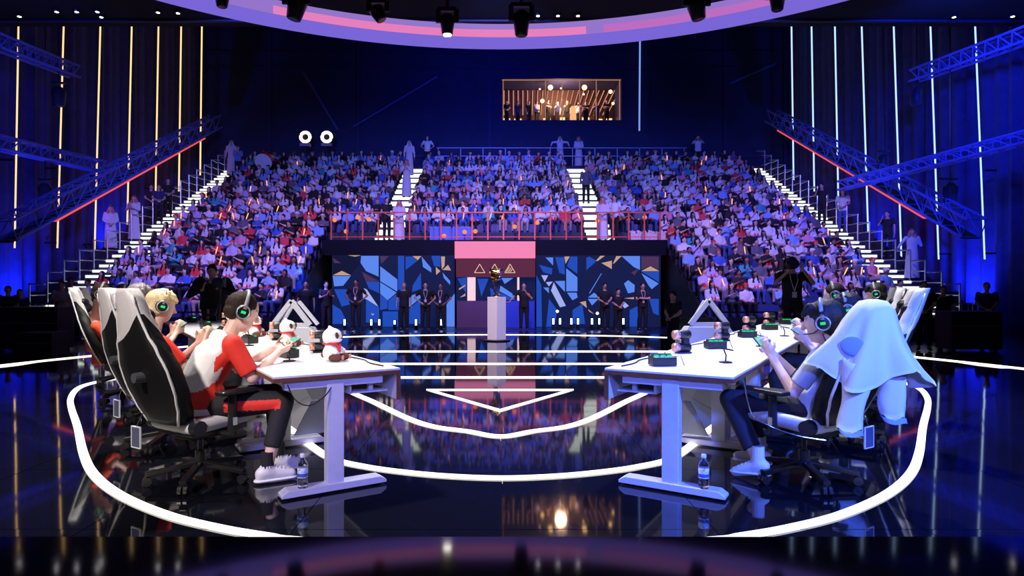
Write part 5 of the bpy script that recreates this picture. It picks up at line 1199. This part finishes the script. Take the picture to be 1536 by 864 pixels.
# the rest of the crowd as one object
allm = []; mi_ = {}
def mid(m):
    if m.name not in mi_: mi_[m.name] = len(allm); allm.append(m)
    return mi_[m.name]
pd_ = {}
for q in PROT:
    me = q[2]; n = len(me.vertices); co = np.empty(n*3); me.vertices.foreach_get('co', co); fs = [tuple(p.vertices) for p in me.polygons]; ms = np.array([p.material_index for p in me.polygons]); pd_[me.name] = (co.reshape(-1, 3), np.array([f if len(f) == 4 else f+(f[-1],) for f in fs]), ms)
vv = []; ff = []; mm = []; base = 0
for (k, nm, i, x, y, z, n) in far:
    q = rc.choice(PROT); co, fs, ms = pd_[q[2].name]; a = PI+x/40+rc.uniform(-.2, .2); sc = rc.uniform(.93, 1.06); c_, s_ = math.cos(a)*sc, math.sin(a)*sc
    w_ = np.stack([co[:, 0]*c_-co[:, 1]*s_+x, co[:, 0]*s_+co[:, 1]*c_+y, co[:, 2]*sc+z], 1)
    look = [mid(rc.choice(SKS)), mid(rc.choice(HRS)), mid(rc.choice(TL)[1]), mid(rc.choice(BOTS)), mid(rc.choice(CAPS))]
    vv.append(w_); ff.append(fs+base); mm.append(np.array(look)[ms]); base += len(co)
vv = np.concatenate(vv); ff = np.concatenate(ff); mm = np.concatenate(mm)
me = bpy.data.meshes.new('far_spectators'); me.vertices.add(len(vv)); me.vertices.foreach_set('co', vv.ravel()); me.loops.add(len(ff)*4); me.loops.foreach_set('vertex_index', ff.ravel().astype(np.int32))
me.polygons.add(len(ff)); me.polygons.foreach_set('loop_start', np.arange(0, len(ff)*4, 4, dtype=np.int32)); me.polygons.foreach_set('material_index', mm.astype(np.int32)); me.polygons.foreach_set('use_smooth', [True]*len(ff))
for m_ in allm: me.materials.append(m_)
me.update(calc_edges=True); me.validate()
o = put('seated_crowd', me); tag(o, 'rest of the seated crowd filling the upper rows of the stand', 'crowd', None, 'stuff')
# light sticks among the far rows: one object
m = MB()
for (k, nm, i, x, y, z, n) in far:
    if rc.random() < .10: m.cyl((x, y-.3, z+.6), (x+rc.uniform(-.05, .05), y-.3, z+.84), .018, .018, 6)
o = m.build('far_light_sticks', STK); tag(o, 'tiny orange light sticks dotted among the upper rows', 'light sticks', None, 'stuff')
# lit screens / low railing along the front of the left and right stands
for s, nm in ((-1, 'left'), (1, 'right')):
    t = thing('crowd_barrier', 'dark crowd barrier rail in front of the %s stand' % nm, 'barrier', (s*10.3, 19.3, -.3))
    MB().bar((-3.6, 0, .8), (3.6, 0, .8), .05, .05).build('rail', BLKM, t)
    for i in range(9): MB().box((-3.6+.9*i, 0, .4), (.05, .05, .8)).build('post', BLKM, t)
    MB().box((0, .02, .35), (7.2, .02, .6)).build('barrier_panel', DARK, t)
# dark equipment on the hall floor
for i, (px, py, Z, w_, h_, lab) in enumerate([(52, 436, 15.5, 1.5, 1.0, 'black equipment case stack in the left shadow'), (1452, 470, 15.5, 1.2, .9, 'black equipment case stack in the right shadow'), (1040, 480, 16.0, .8, .7, 'small black case in front of the right stand'), (64, 500, 14.0, .8, .5, 'low black case near the left edge')]):
    p = P(px, py, Z); t = thing('flight_case', lab, 'case', (p.x, p.y, -.3))
    MB().box((0, 0, h_/2+.08), (w_, .6, h_)).build('case_body', DARK, t, bevel=.01); m = MB()
    for sx in (-1, 1):
        for sy in (-1, 1): m.cyl((sx*w_*.42, sy*.22, 0), (sx*w_*.42, sy*.22, .08), .04, .04, 8)
    m.build('wheels', BLK, t); MB().box((0, -.305, h_*.7), (w_*.98, .01, .03)).build('case_trim', SILV, t)
for s, px0, nm in ((-1, 68, 'left'), (1, 1400, 'right')):
    p = P(px0, 470, 18.0); t = thing('steel_barrier', 'low steel barrier in the shadow at the %s of the hall' % nm, 'barrier', (p.x, 18.0, -.3))
    m = MB(); m.tube([(-1.1, 0, 0), (-1.1, 0, 1.1), (1.1, 0, 1.1), (1.1, 0, 0)], .02, 6); m.build('frame', RAILM, t)
    for i in range(12): MB().cyl((-1.0+i*.18, 0, .15), (-1.0+i*.18, 0, 1.1), .009, .009, 6).build('bar', RAILM, t)
    MB().cyl((-1.1, 0, .15), (1.1, 0, .15), .012, .012, 6).build('bottom_bar', RAILM, t)

bpy.data.scenes.remove(TMP)
